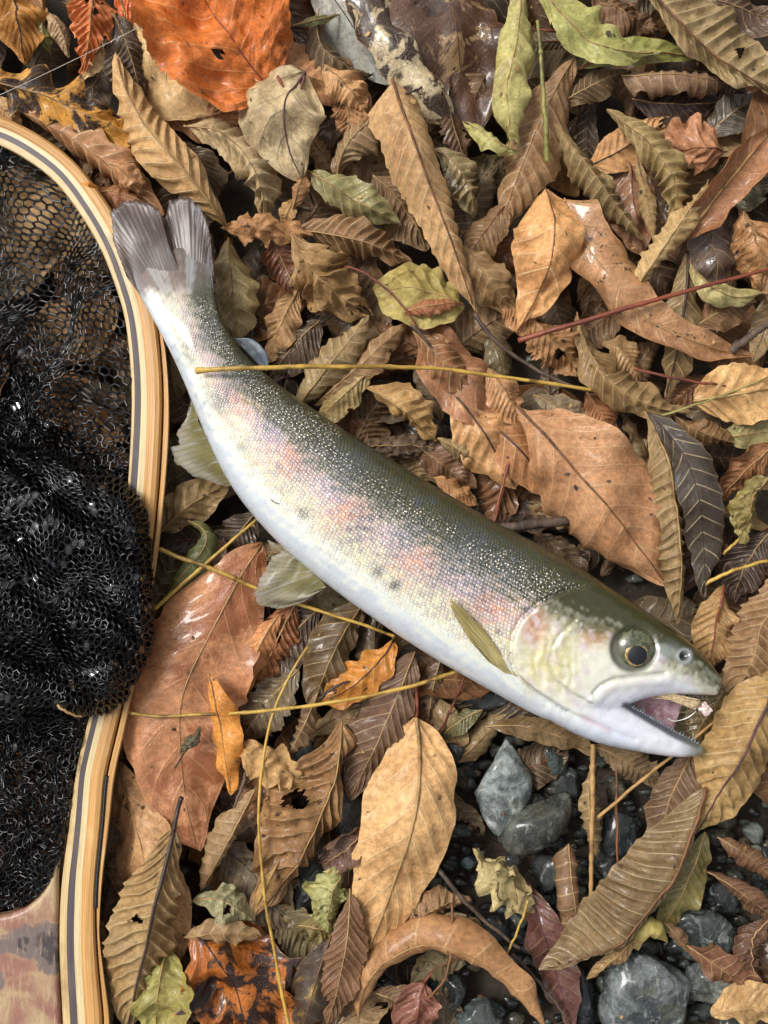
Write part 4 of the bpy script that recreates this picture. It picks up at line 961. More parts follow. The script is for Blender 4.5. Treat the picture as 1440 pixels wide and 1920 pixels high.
disp += -0.6 * np.exp(-(dp_/4)**2) + 0.45 * np.where(sp_ < 0, np.exp(-(dp_/18)**2), 0)
MAX = [(1112, 1300), (1128, 1284), (1152, 1272), (1200, 1266), (1246, 1262)]
dm_, sm_, um_ = polydist(PX, PY, MAX)
disp += -0.8 * np.exp(-(dm_/3.5)**2) + 0.7 * np.where(sm_ > 0, np.exp(-((dm_-12)/10)**2), 0) * (PY < 1325)
for pl, am, wd in (([(1094, 1345), (1143, 1370), (1190, 1388)], -0.5, 5), ([(1070, 1322), (1150, 1352), (1250, 1390)], 0.4, 8), ([(985, 1130), (1010, 1180), (1005, 1230), (1020, 1280)], -0.25, 5), ([(1030, 1140), (1060, 1150), (1110, 1160)], -0.25, 5)):
    dd, _, _ = polydist(PX, PY, pl); disp += am * np.exp(-(dd/wd)**2)
EX, EY = 1190, 1217
er = np.hypot((PX-EX)/1.0, (PY-EY)/1.0)
disp += -1.6 * (1 - sstep(36, 50, er)) + 0.12 * np.exp(-((er-54)/6)**2)
nr = np.hypot(PX-1283, PY-1230)
disp += -1.5 * (1 - sstep(5, 10, nr)) + 0.5 * np.exp(-((nr-12)/3.5)**2)
head = sstep(960, 1040, PX - 0.2*(PY-1200))
disp += head * 0.05 * Wob(91, 30)(np.stack([PX, PY], 1)) + head * 0.02 * Wob(92, 10)(np.stack([PX, PY], 1))
wr = np.exp(-(((PX-1030)/60)**2+((PY-1235)/65)**2))
disp += wr*0.22*np.sin((PX*0.9-PY*0.35)/4.2 + 2.2*Wob(93, 50)(np.stack([PX, PY], 1)))
FV = FV + FN * (disp * up * 0.001)[:, None]
# --- colours of the skin
def C(h): return np.array(lin(h))
def lerp(a, b, w): return a + (b-a)*w[:, None]
X2 = np.stack([PX, PY], 1)
nA, nB, nC = Wob(101, 90)(X2), Wob(102, 34)(X2), Wob(103, 15)(X2)
tj = tv + 0.05*nB + 0.03*nC + 0.03*nA
col = np.tile(C('c2c9cf'), (nvt, 1))                                        # belly
col = lerp(col, C('dcdfd2'), sstep(-0.85, -0.62, tj))
col = lerp(col, C('d8d2b6'), sstep(-0.66, -0.35, tj))                        # cream flank
col = lerp(col, C('c6b7ac'), sstep(-0.3, 0.05, tj))                          # silver lilac
# pink, lilac and olive mottling along the flank
nD, nE = Wob(104, 60)(X2), Wob(105, 22)(X2)
body_end = 1 - sstep(0.72, 0.80, sv)
band = np.exp(-((tj-0.02)/0.30)**2) * sstep(0.10, 0.16, sv) * body_end
pk = band * (0.45 + 0.55*sstep(-0.5, 0.8, np.sin(sv*58+1.2) + 0.5*nB + 0.4*nE))
col = lerp(col, C('cf9e96'), np.clip(pk*0.85, 0, 1))
col = lerp(col, C('cc8d76'), np.clip(band*0.55*sstep(0.25, 1.3, np.sin(sv*58+1.0) + 0.6*nE + 0.4*nD), 0, 1))
lil = np.exp(-((tj-0.15)/0.24)**2) * sstep(-0.2, 1.0, np.sin(sv*58+3.6) + 0.6*nE) * body_end * sstep(0.08, 0.14, sv)
col = lerp(col, C('a7a0c0'), np.clip(lil*0.6, 0, 1))
col = lerp(col, C('8e9068'), np.clip(0.7*np.exp(-((tj-0.30)/0.16)**2)*sstep(-0.4, 1.0, nE + 0.5*nB), 0, 1))
# olive back
ob = sstep(0.14, 0.46, tj + 0.06*sstep(0.35, 0.8, sv) - 0.05*sstep(0.25, 0.08, sv) + 0.05*nC + 0.05*nE)
col = lerp(col, C('6a683c'), np.clip(sstep(0.0, 0.4, tj)*0.55, 0, 1))
col = lerp(col, C('3a3b20'), ob)
# parr marks: grey ovals along the side, plus small spots
for (x, y, rx, ry, a) in [(352, 590, 18, 26, .3), (372, 640, 22, 34, .7), (425, 735, 24, 34, .6), (510, 800, 22, 36, .35), (575, 870, 26, 40, .5), (655, 880, 28, 40, .45), (680, 985, 30, 44, .62), (640, 925, 20, 20, .3), (770, 1010, 26, 34, .45),
                       (835, 1070, 32, 46, .6), (740, 1030, 22, 40, .3), (905, 1115, 28, 40, .5), (880, 1030, 30, 40, .4), (950, 1080, 28, 40, .4)]:
    ca, sa_ = math.cos(0.75), math.sin(0.75)
    dx, dy = PX-x, PY-y
    q = ((dx*ca+dy*sa_)/(rx*1.15))**2 + ((-dx*sa_+dy*ca)/(ry*1.2))**2
    col = lerp(col, C('4f565e'), min(.85, a*1.3)*np.exp(-q*(1+0.4*nC))*(0.8+0.25*nE))
for (x, y, r_, a) in [(569, 962, 12, .6), (709, 1072, 11, .7), (740, 1098, 11, .85), (640, 886, 10, .7), (452, 838, 10, .3), (935, 1185, 9, .55), (520, 880, 14, .3), (415, 755, 12, .5), (640, 860, 9, .5), (470, 890, 9, .2), (785, 940, 9, .7), (810, 938, 8, .7), (905, 1010, 8, .7), (860, 985, 7, .6), (930, 1040, 8, .5)]:
    col = lerp(col, C('40494c'), a*np.exp(-(((PX-x)**2+(PY-y)**2)/r_**2)**1.5))
# head
hd = np.where(sH < 0, sstep(0, 7, dH), 0)
hd = np.where(PX > 1130, 1.0, hd)
hc = np.tile(C('d8d8c8'), (nvt, 1))
hc = lerp(hc, C('cfc692'), np.exp(-(((PX-1020)/55)**2+((PY-1245)/60)**2)))
hc = lerp(hc, C('b97a60'), 0.95*np.exp(-(((PX-1003)/32)**2+((PY-1165)/46)**2)**1.5)*(0.8+0.25*nC))
hc = lerp(hc, C('c08a5c'), 0.9*np.exp(-(((PX-1118)/34)**2+((PY-1192)/22)**2)))
hc = lerp(hc, C('b9b37a'), 0.6*np.exp(-(((PX-1060)/18)**2+((PY-1205)/60)**2)))
ed, es, eu = polydist(PX, PY, [(1000, 1122), (1060, 1156), (1110, 1176), (1150, 1186), (1190, 1200), (1240, 1226), (1300, 1256), (1356, 1292)])
topm = np.where(es < 0, sstep(-6, 22, ed), 1-sstep(-22, 14, ed)*1.0)
topm = np.clip(topm + 0.15*nC*(ed < 25), 0, 1)
hc = lerp(hc, C('6d6a3e'), np.clip(np.exp(-(ed/22)**2)*0.7, 0, 1))
hc = lerp(hc, C('3b3b20'), np.clip(np.where(es < 0, 0.5+0.5*sstep(0, 26, ed + 7*nC + 5*nE), 0.5*(1-sstep(0, 16, ed + 7*nC + 5*nE))), 0, 1))
hc = lerp(hc, C('8f9a98'), 0.7*np.exp(-(((PX-1250)/22)**2+((PY-1222)/14)**2)))
irid = Wob(130, 26)(X2) + 0.7*Wob(131, 12)(X2)
hc = lerp(hc, C('e6e4da'), np.where(es > 0, 0.35*sstep(0.3, 1.2, irid), 0))
hc = lerp(hc, C('a9a07a'), np.where(es > 0, 0.3*sstep(0.4, 1.3, -irid), 0)*sstep(1130, 1060, PX))
hc = lerp(hc, C('c7b3c4'), np.where(es > 0, 0.4*sstep(0.2, 1.2, Wob(132, 40)(X2)), 0))
hc = lerp(hc, C('d8dbe6'), 0.8*sstep(1272, 1312, PY + 0.25*(PX-1160)) * sstep(1060, 1130, PX) * np.where(es > 0, sstep(20, 40, ed), 0))
hc = lerp(hc, C('3f4232'), 0.85*(1-sstep(40, 52, er)))
hc = lerp(hc, C('15161a'), (1-sstep(5, 9, nr)))
hc = lerp(hc, C('9aa3a6'), 0.7*np.exp(-((nr-12)/4)**2))
hc = lerp(hc, C('c48a86'), 0.6*np.exp(-(polydist(PX, PY, [(1096, 1347), (1143, 1371)])[0]/7)**2))
hc = lerp(hc, C('7a786a'), 0.6*np.exp(-(dm_/3.5)**2))
hc = lerp(hc, C('8d8a72'), 0.45*np.exp(-(dp_/3.5)**2))
hc = lerp(hc, C('6b6152'), 0.7*np.exp(-(dG/4.5)**2)*(uG > 0.02)*(uG < 0.85))
hc = lerp(hc, C('c9d3e2'), 0.8*np.exp(-(polydist(PX, PY, [(1000, 1340), (1080, 1385), (1150, 1400)])[0]/40)**2))
jl = [(1172, 1322), (1224, 1354), (1268, 1380), (1306, 1397)]
dj, _, _ = polydist(PX, PY, jl)
hc = lerp(hc, C('47505c'), 0.95*np.exp(-(dj/7)**4))
hc = lerp(hc, C('62644e'), sstep(1262, 1316, PX)*sstep(1366, 1392, PY)*0.9)
col = lerp(col, 0*col + 0, np.zeros(nvt))
col = col + (hc-col)*hd[:, None]
ang = np.arctan2(PX - 352, 640 - PY)                  # fan of the tail rays
ra = np.sin(ang*95 + 0.6*nC)
tb = 1 - sstep(0.048, 0.092, sv + 0.004*nC + 0.004*np.sin(tv*9+1) + 0.012*np.abs(tv))
tc = np.tile(C('5c4a43'), (nvt, 1))
tc = lerp(tc, C('4a403b'), sstep(0.1, 0.5, tv)*0.8)
tc = lerp(tc, C('a9b0b0'), sstep(-0.35, 0.9, np.sin(ang*14+1.0) + 0.5*np.sin(ang*37) + 0.3*nC)*0.42)
tc = lerp(tc, C('aeb4b8'), sstep(0.78, 1.0, np.abs(tv))*0.35)
tc = lerp(tc, C('2f2723'), 0.35*sstep(0.2, 1.0, ra))
col = lerp(col, tc, tb*0.92)
# scale mask: sky glints painted as bright dots on the dark back, faint net on the flank, none on head or belly
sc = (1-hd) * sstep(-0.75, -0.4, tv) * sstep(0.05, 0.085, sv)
dots = (1-hd) * sstep(0.06, 0.1, sv) * sstep(0.2, 0.42, tv) * (1-sstep(0.93, 1.0, tv))
patch = sstep(-0.6, 0.9, 0.4*Wob(140, 90)(X2) + 0.3*Wob(141, 35)(X2) + 0.4 + 1.2*sstep(0.42, 0.3, sv) + 0.9*np.exp(-(dG/70)**2) - 1.3*sstep(0.55, 0.85, tv))
dots = dots*patch
L_mm = 1500*0.2
sl = sv*L_mm
tl = np.arcsin(np.clip(tv, -1, 1))*24.0
fm.vertices.foreach_set('co', FV.ravel())
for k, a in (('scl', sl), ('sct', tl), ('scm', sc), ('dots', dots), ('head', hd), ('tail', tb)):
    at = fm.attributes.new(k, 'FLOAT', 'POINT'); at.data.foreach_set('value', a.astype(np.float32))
at = fm.attributes.new('col', 'FLOAT_COLOR', 'POINT')
at.data.foreach_set('color', np.concatenate([np.clip(col, 0, 1), np.ones((nvt, 1))], 1).astype(np.float32).ravel())
fm.polygons.foreach_set('use_smooth', [True]*len(fm.polygons))
fm.update()

def fish_mat():
    t = NT('trout_skin')
    c = t.attr('col').outputs['Color']; head = t.attr('head').outputs['Fac']
    co = t.n('TexCoord').outputs['Object']
    sx, sy = t.attr('scl').outputs['Fac'], t.attr('sct').outputs['Fac']
    warp = t.noise(co, 180, 2)
    sy = t.math('ADD', sy, t.math('MULTIPLY', warp, 0.9))
    v = t.n('CombineXYZ', X=t.math('ADD', t.math('MULTIPLY', sx, 0.78), t.math('MULTIPLY', sy, 0.5)), Y=t.math('MULTIPLY', sy, 1.0)).outputs[0]
    vor = t.n('TexVoronoi', p_voronoi_dimensions='2D', Vector=v, Scale=0.86, Randomness=0.22)
    edge = t.n('TexVoronoi', p_voronoi_dimensions='2D', p_feature='DISTANCE_TO_EDGE', Vector=v, Scale=0.86, Randomness=0.22).outputs[0]
    d = vor.outputs['Distance']
    cellr = t.n('SeparateColor', Color=vor.outputs['Color']).outputs[0]
    scm, dots = t.attr('scm').outputs['Fac'], t.attr('dots').outputs['Fac']
    n1 = t.noise(co, 260, 4, 0.6); n2 = t.noise(co, 1400, 3, 0.6)
    # iridescent drift of each scale
    hue = t.n('HueSaturation', Color=c, Hue=t.rng(cellr, 0, 1, 0.485, 0.515), Saturation=t.rng(cellr, 0, 1, 0.7, 1.3), Value=t.rng(cellr, 0, 1, 0.78, 1.16)).outputs[0]
    c2 = t.mix(scm, c, hue)
    line = t.math('MULTIPLY', t.rng(edge, 0.02, 0.16, 1, 0), scm)
    c2 = t.mix(t.math('MULTIPLY', line, 0.3), c2, t.mix(1.0, c, (0.42, 0.42, 0.40, 1), 'MULTIPLY'))
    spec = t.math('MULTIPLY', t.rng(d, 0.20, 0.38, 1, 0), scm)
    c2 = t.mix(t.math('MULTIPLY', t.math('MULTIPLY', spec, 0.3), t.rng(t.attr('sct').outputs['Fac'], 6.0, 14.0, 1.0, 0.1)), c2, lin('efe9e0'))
    v2 = t.n('CombineXYZ', X=t.math('MULTIPLY', sx, 0.72), Y=t.math('MULTIPLY', sy, 0.85)).outputs[0]
    vd = t.n('TexVoronoi', p_voronoi_dimensions='2D', Vector=v2, Scale=0.82, Randomness=0.62)
    d2 = vd.outputs['Distance']; cellr2 = t.n('SeparateColor', Color=vd.outputs['Color']).outputs[1]
    glint = t.math('MULTIPLY', t.rng(t.math('ADD', d2, t.math('MULTIPLY', cellr2, 0.10)), 0.17, 0.29, 1, 0), t.rng(t.math('ADD', dots, t.math('MULTIPLY', cellr2, 0.8)), 0.9, 1.4))
    c2 = t.mix(glint, c2, lin('ece2d6'))  # sky glints of the back scales, painted into the colour
    c2 = t.mix(1.0, c2, t.n('CombineColor', Red=t.rng(n1, .3, .7, .95, 1.04), Green=t.rng(n1, .3, .7, .95, 1.04), Blue=t.rng(n1, .3, .7, .96, 1.04)).outputs[0], 'MULTIPLY')
    h = t.math('ADD', t.math('MULTIPLY', t.rng(edge, 0.0, 0.3), t.math('MULTIPLY', scm, 1.0)), t.math('MULTIPLY', n2, 0.22))
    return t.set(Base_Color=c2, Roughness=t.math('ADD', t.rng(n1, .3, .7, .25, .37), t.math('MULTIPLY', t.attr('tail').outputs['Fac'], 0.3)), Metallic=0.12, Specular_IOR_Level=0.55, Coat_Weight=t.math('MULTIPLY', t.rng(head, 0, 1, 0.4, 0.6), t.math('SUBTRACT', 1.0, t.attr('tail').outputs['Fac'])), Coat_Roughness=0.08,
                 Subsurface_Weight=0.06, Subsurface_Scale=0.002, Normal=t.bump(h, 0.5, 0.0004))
FISH = fish_mat()
fm.materials.clear(); fm.materials.append(FISH)
fbvh = BVHTree.FromPolygons([tuple(v) for v in FV], [tuple(p.vertices) for p in fm.polygons])
fm.transform(Matrix.Translation(-Vector(FB)))
body = add('body', fm, None, fish)
CAM = Vector((0, 0, D))
def hit(x, y):
    d = Vector(P(x, y, 0)) - CAM
    r = fbvh.ray_cast(CAM, d.normalized())
    return np.array(r[0]) if r[0] is not None else None

# --- fins
def fin_mat(name, c_in, c_out, c_ray, alpha=0.9, pale=0.3):
    t = NT(name)
    fr = t.attr('ray').outputs['Fac']; fd = t.attr('out').outputs['Fac']
    co = t.n('TexCoord').outputs['Object']
    n = t.noise(co, 160, 4); n2 = t.noise(t.n('CombineXYZ', X=t.math('MULTIPLY', fr, 0.6), Y=t.math('MULTIPLY', fd, 0.8)).outputs[0], 2.0, 3, 0.6)
    st = t.math('ABSOLUTE', t.math('SINE', t.math('MULTIPLY', fr, 3.14159)))
    c = t.mix(t.rng(fd, 0.25, 0.95), lin(c_in), lin(c_out))
    c = t.mix(t.math('MULTIPLY', t.rng(st, 0.0, 0.6, 1, 0), 0.45), c, lin(c_ray))
    c = t.mix(t.rng(n, 0.5, 0.7, 0, 0.5), c, lin(c_ray))
    c = t.mix(t.rng(n2, 0.54, 0.66, 0, pale), c, lin('b9c2c8'))
    t.set(Base_Color=c, Roughness=0.36, Coat_Weight=0.2, Coat_Roughness=0.15, Normal=t.bump(st, 0.12, 0.0003))
    tr = t.n('BsdfTransparent'); tl_ = t.n('BsdfTranslucent', Color=c)
    m1 = t.n('MixShader', Fac=0.25); t.put(m1.inputs[1], t.b.outputs[0]); t.put(m1.inputs[2], tl_.outputs[0])
    ms = t.n('MixShader', Fac=t.math('MULTIPLY', t.rng(fd, 0.1, 1.0, alpha+0.08, alpha-0.1), 1.0))
    t.put(ms.inputs[1], tr.outputs[0]); t.put(ms.inputs[2], m1.outputs[0]); t.put(t.out.inputs[0], ms.outputs[0])
    return t.m

def fin(name, inner, outer, mat, rays=14, steps=14, cup=1.2, ripple=0.25, thick=0.25, seed=1, label=None):
    """fan of fin rays between a root line and an outer edge (lists of x,y,z_mm)"""
    nr_ = rays*4
    Pi = np.array([P(*p) for p in inner]); Po = np.array([P(*p) for p in outer])
    def poly(Pn, us):
        d = np.concatenate([[0], np.cumsum(np.linalg.norm(np.diff(Pn, axis=0), axis=1))]); d /= d[-1]
        return np.stack([np.interp(us, d, Pn[:, k]) for k in range(3)], 1)
    u = np.linspace(0, 1, nr_+1)
    a, b = poly(Pi, u), poly(Po, u)
    v = np.linspace(0, 1, steps+1)
    G = a[:, None]*(1-v[None, :, None]) + b[:, None]*v[None, :, None]
    ph = u*rays
    rip = np.abs(np.sin(np.pi*ph))[:, None]*ripple*(0.4+0.8*v[None, :])
    low = cup*Wob(seed, 0.6)(np.stack(np.meshgrid(u, v, indexing='ij'), -1))*v[None, :]
    fray = 1 + 0.015*np.sin(2*np.pi*ph)[:, None]*v[None, :]**6 + 0.02*Wob(seed+3, 0.12, 1)(u[:, None])[:, None]*v[None, :]**4
    G = a[:, None] + (G-a[:, None])*fray[..., None]
    G[..., 2] += (rip+low)*0.001
    m = steps+1
    top = G.reshape(-1, 3); bot = top - np.array([0, 0, thick*0.001])
    V = np.concatenate([top, bot]); o0 = len(top); F = []
    for i in range(nr_):
        for j in range(steps):
            q = (i*m+j, (i+1)*m+j, (i+1)*m+j+1, i*m+j+1)
            F.append(q); F.append(tuple(k+o0 for k in q[::-1]))
    for i in range(nr_):
        for j in (0, steps):
            F.append((i*m+j, (i+1)*m+j, (i+1)*m+j+o0, i*m+j+o0))
    for j in range(steps):
        for i in (0, nr_):
            F.append((i*m+j, i*m+j+1, i*m+j+1+o0, i*m+j+o0))
    ra = np.repeat(ph, m); ou = np.tile(v, nr_+1)
    return add(name, mesh_from(name, V-FB, F, {'ray': np.tile(ra, 2), 'out': np.tile(ou, 2)}), mat, fish, label=label)

FIN_T = fin_mat('fin_tail', '6f645e', '5a4740', '3f3431', 0.86, 0.4)
FIN_Y = fin_mat('fin_cream', '8a8252', 'b3ac96', '6b6340', 0.66, 0.5)
FIN_P = fin_mat('fin_pectoral', 'c2b37a', 'a2935c', '7a6d44', 0.95, 0.2)
FIN_A = fin_mat('fin_adipose', '3d454a', '6f7d88', '4a545a', 0.85, 0.3)
z0 = 17
z0 = 18.1
fin('tail_fin', [(276, 572, z0-.6), (290, 552, z0-.3), (310, 536, z0-.1), (330, 528, z0), (342, 524, z0)],
    [(238, 520, z0), (212, 452, z0-.2), (207, 398, z0), (226, 379, z0+1), (254, 375, z0+2), (285, 384, z0+3), (300, 396, z0+3), (304, 425, z0+2)], FIN_T, 22, 18, 0.5, 0.06, seed=31, label='lower lobe of the frayed brown grey tail fin')
fin('tail_fin', [(334, 526, z0-.2), (348, 524, z0-.1), (370, 526, z0-.2), (388, 540, z0-.4), (402, 568, z0-.8)],
    [(304, 422, z0-3), (318, 380, z0-2), (330, 370, z0-1), (350, 369, z0), (376, 388, z0), (391, 425, z0), (398, 480, z0), (404, 560, z0)], FIN_T, 22, 18, 0.5, 0.06, seed=33, label='upper lobe of the frayed dark tail fin')
fin('adipose_fin', [(436, 632, 16), (460, 658, 16), (492, 692, 16)], [(446, 634, 16), (468, 633, 17), (488, 646, 17), (502, 666, 16.5), (504, 682, 16), (496, 694, 16)], FIN_A, 4, 8, 0.6, 0.1, 0.6, seed=35)
fin('anal_fin', [(366, 748, 15), (372, 790, 15), (405, 850, 15), (436, 910, 14)],
    [(358, 750, 11), (349, 785, 9), (331, 812, 8), (338, 838, 8), (318, 838, 7), (331, 868, 7), (366, 894, 8), (424, 912, 11)], FIN_Y, 22, 12, 1.2, 0.08, seed=37)
fin('pelvic_fin', [(580, 1058, 12), (594, 1078, 13), (606, 1092, 13), (612, 1100, 13)],
    [(540, 1028, 9), (512, 1042, 7), (490, 1080, 6), (474, 1118, 6), (492, 1138, 6), (528, 1142, 6), (566, 1130, 8), (606, 1106, 11)], FIN_Y, 24, 14, 1.4, 0.08, seed=39)
fin('pelvic_fin', [(545, 1035, 9), (556, 1044, 9), (562, 1050, 9)], [(502, 1012, 5), (506, 1022, 4), (524, 1034, 4)], FIN_Y, 4, 6, 0.4, 0.2, seed=40, label='tip of the far pelvic fin')
ph = [hit(968, 1268), hit(952, 1258), hit(935, 1246)]
zz = lambda x, y, dz: (x, y, hit(x, y)[2]*1000 + dz)
fin('pectoral_fin', [zz(970, 1268, 0.2), zz(958, 1264, 0.4), zz(946, 1262, 0.2)],
    [zz(905, 1178, 2.5), zz(868, 1140, 3.2), zz(843, 1121, 3.0), zz(850, 1150, 3.2), zz(880, 1200, 2.5), zz(915, 1240, 1.2)], FIN_P, 9, 18, 0.8, 0.55, 0.5, seed=41)

# --- eye
def cap(c, ax, a0, a1, seg=40, rings=14):
    V, F = [], []
    for i in range(rings+1):
        a = a0 + (a1-a0)*i/rings
        for j in range(seg):
            b = 2*math.pi*j/seg
            V.append((c[0]+ax[0]*math.sin(a)*math.cos(b), c[1]+ax[1]*math.sin(a)*math.sin(b), c[2]+ax[2]*math.cos(a)))
    for i in range(rings):
        for j in range(seg):
            k = (j+1) % seg
            F.append((i*seg+j, (i+1)*seg+j, (i+1)*seg+k, i*seg+k))
    return np.array(V), F
e0 = hit(EX, EY)
fE = S*(D-e0[2])/D
rE = 40*fE
ec = e0 + np.array([0, 0, -0.0012])
def eye_mat():
    t = NT('eye_olive_clear'); co = t.n('TexCoord').outputs['Object']
    n = t.noise(co, 420, 4, 0.6, 0.8)
    return t.set(Base_Color=t.mix(t.rng(n, .35, .65), lin('2c301c'), lin('5d6044')), Roughness=0.12, Coat_Weight=1.0, Coat_Roughness=0.03)
V, F = cap(ec, (rE, rE*0.96, 0.0036), 0, math.pi*0.62)
eye = add('eye', mesh_from('eye', V-FB, F), eye_mat(), fish)
def iris_mat():
    t = NT('iris_gold'); co = t.n('TexCoord').outputs['Object']
    n = t.noise(co, 900, 4, 0.7, 1.0)
    return t.set(Base_Color=t.mix(t.rng(n, .35, .65), lin('6f5428'), lin('c9a868')), Roughness=0.2, Metallic=0.4, Coat_Weight=1.0, Coat_Roughness=0.03)
ic = ec + np.array([1*fE, -9*fE, 0.00035])
V, F = cap(ic, (rE*0.96, rE*0.94, 0.0035), 0.0, 0.60)
add('iris', mesh_from('iris', V-FB, F), iris_mat(), eye)
pc_ = ic + np.array([1*fE, -1*fE, 0.0003])
V, F = cap(pc_, (rE*0.98, rE*0.94, 0.0035), 0.0, 0.49)
add('pupil', mesh_from('pupil', V-FB, F), simple('pupil_black', '06080c', 0.05, Coat_Weight=1.0, Coat_Roughness=0.02), eye)

# --- inside of the mouth: a pink hollow between the jaws
def lining():
    upl = [(1150, 1312), (1180, 1304), (1215, 1300), (1250, 1300), (1285, 1304)]
    lol = [(1160, 1318), (1185, 1328), (1215, 1346), (1240, 1360), (1262, 1370)]
    A = np.array(upl, float); B = np.array(lol, float)
    us = np.linspace(0, 1, 30); vs_ = np.linspace(-0.15, 1.15, 16)
    k = np.linspace(0, 1, len(A))
    V = []
    for u in us:
        a = np.array([np.interp(u, k, A[:, 0]), np.interp(u, k, A[:, 1])]); b = np.array([np.interp(u, k, B[:, 0]), np.interp(u, k, B[:, 1])])
        for v in vs_:
            p = a + (b-a)*v
            dep = 4*np.clip(v, 0, 1)*(1-np.clip(v, 0, 1))
            V.append(P(p[0], p[1], 14.0 - (3+5*u)*dep - 3*u + 0.5*math.sin(14*v+6*u)*dep))
    V = np.array(V); m = 16
    F = [(i*m+j, (i+1)*m+j, (i+1)*m+j+1, i*m+j+1) for i in range(29) for j in range(15)]
    t = NT('mouth_flesh'); co = t.n('TexCoord').outputs['Object']; n = t.noise(co, 300, 4)
    m_ = t.set(Base_Color=t.mix(t.rng(n, .35, .65), lin('8f6a72'), lin('c4a6ac')), Roughness=0.2, Coat_Weight=0.8, Subsurface_Weight=0.2, Subsurface_Scale=0.002)
    add('mouth_lining', mesh_from('mouth_lining', V-FB, F), m_, fish)
lining()
def teeth():
    V, F = [], []
    def cone(p, d, r, h):
        o = len(V); d = np.array(d); d = d/np.linalg.norm(d)
        s1 = np.cross(d, (0.3, 0.2, 1)); s1 /= np.linalg.norm(s1); s2 = np.cross(d, s1)
        for j in range(5):
            a = 2*math.pi*j/5; V.append(p + r*(math.cos(a)*s1+math.sin(a)*s2))
        V.append(p + d*h)
        for j in range(5): F.append((o+j, o+(j+1) % 5, o+5))
    for k in range(26):
        u = k/25
        x = np.interp(u, [0, .4, .75, 1], [1182, 1228, 1272, 1308]); y = np.interp(u, [0, .4, .75, 1], [1324, 1352, 1377, 1394])
        cone(P(x, y, 17.5-1.2*u), (0.35, 0.85, 0.3), 0.00055*(1+.3*math.sin(k*2.3)), 0.0016*(1+.35*math.sin(k*1.7)))
    for k in range(18):
        u = k/17
        x = np.interp(u, [0, 1], [1185, 1325]); y = np.interp(u, [0, .5, 1], [1303, 1301, 1306])
        cone(P(x, y, 19-u), (0.1, -1, 0.1), 0.00035, 0.001)
    o = add('teeth', mesh_from('teeth', V-FB, F), simple('tooth', '6d757c', 0.2), fish); o['kind'] = 'stuff'
teeth()

# --- the fly in its mouth
fly = thing('fishing_fly', 'small straw coloured fishing fly with white head hooked in the trout mouth', 'fishing fly', P(1300, 1322, 18))
FL = np.array(fly.location)
def bundle(name, a, b, n, spread, r, mat, seed, flare=0.3):
    rr = np.random.default_rng(seed); V, F = [], []
    for k in range(n):
        p0 = P(*a) + rr.normal(size=3)*spread*flare; p1 = P(*b) + rr.normal(size=3)*spread*np.array([1, 1, 0.5])
        m_ = (p0+p1)/2 + rr.normal(size=3)*spread*0.5
        pc, _ = curve(np.array([p0, m_, p1]), np.linspace(0, 1, 9))
        v, f = tube_arrays(pc, r*np.linspace(1, .35, 9), 5)
        F += [tuple(i+len(V) for i in q) for q in f]; V += list(v)
    return add(name, mesh_from(name, np.array(V)-FL, F), mat, fly)
def fib(name, c1, c2):
    t = NT(name); n = t.noise(t.n('TexCoord').outputs['Object'], 900, 3)
    return t.set(Base_Color=t.mix(t.rng(n, .35, .65), lin(c1), lin(c2)), Roughness=0.55)
bundle('wing', (1308, 1322, 20), (1222, 1294, 18.5), 46, 0.0009, 0.00022, fib('fly_fibre', 'd3bd96', '9f8868'), 3, 0.9)
bundle('hackle', (1306, 1318, 18), (1290, 1352, 15), 16, 0.0035, 0.00008, fib('fly_hackle', 'c9b9a2', '8a5c3a'), 4)
hv = stone_shape(ICO4[0], 771, 0.0022, 0.0021, 0.0016, 0.5, 3) + P(1322, 1328, 20) - FL
add('head', mesh_from('head', hv, ICO4[1]), fib('fly_white', 'd9cdc4', 'b9a59a'), fly)
bundle('thread_wrap', (1312, 1316, 20.5), (1308, 1334, 20.5), 5, 0.0003, 0.0004, simple('thread_black', '0d0b0c', 0.4), 5, 1.0)
hk, _ = curve(np.array([P(1308, 1330, 18), P(1290, 1345, 17), P(1265, 1352, 16), P(1250, 1345, 15)]), np.linspace(0, 1, 20))
v, f = tube_arrays(hk, 0.00022, 6)
add('hook', mesh_from('hook', v-FL, f), simple('hook_steel', 'b8b8b0', 0.2, Metallic=0.9), fly)
def line(label, p):
    pc, _ = curve(pts(p), np.linspace(0, 1, 50)); b = pc[0].copy()
    v, f = tube_arrays(pc-b, 0.00009, 5)
    o = add('fishing_line', mesh_from('fishing_line', v, f), simple('nylon', 'c9c2b5', 0.15), None); o.location = b
    o['label'] = label; o['category'] = 'fishing line'; o['group'] = 'fishing line'
line('thin clear fishing line crossing the leaves at the top left', '-60,205,14 60,150,14 200,82,13 340,8,12')
# ------------------------------------------------------------------ landing net
AXX = -40.0
INNER = [(AXX, 262), (0, 273), (50, 300), (100, 337), (133, 377), (167, 427), (195, 480), (214, 530), (233, 590), (244, 680), (247, 747), (245, 820), (240, 907), (231, 1000), (216, 1100), (196, 1210), (168, 1340), (143, 1445), (131, 1540), (117, 1640), (112, 1720), (112, 1800), (118, 1920), (122, 2010)]
def offs(poly, d):
    Pq = np.array(poly, float); T = np.gradient(Pq, axis=0); T /= np.linalg.norm(T, axis=1, keepdims=True)
    return Pq + d[:, None]*np.stack([T[:, 1], -T[:, 0]], 1)
us_ = np.linspace(0, 1, 140)
IP, _ = curve(np.array([(x, y, 0) for x, y in INNER]), us_); IP = IP[:, :2]
# soften the polyline
for _ in range(4): IP[1:-1] = (IP[:-2]+2*IP[1:-1]+IP[2:])/4
net = thing('landing_net', 'wooden hoop landing net with a wet black mesh bag at the left', 'landing net', P(0, 1000, 4))
NL = np.array(net.location)

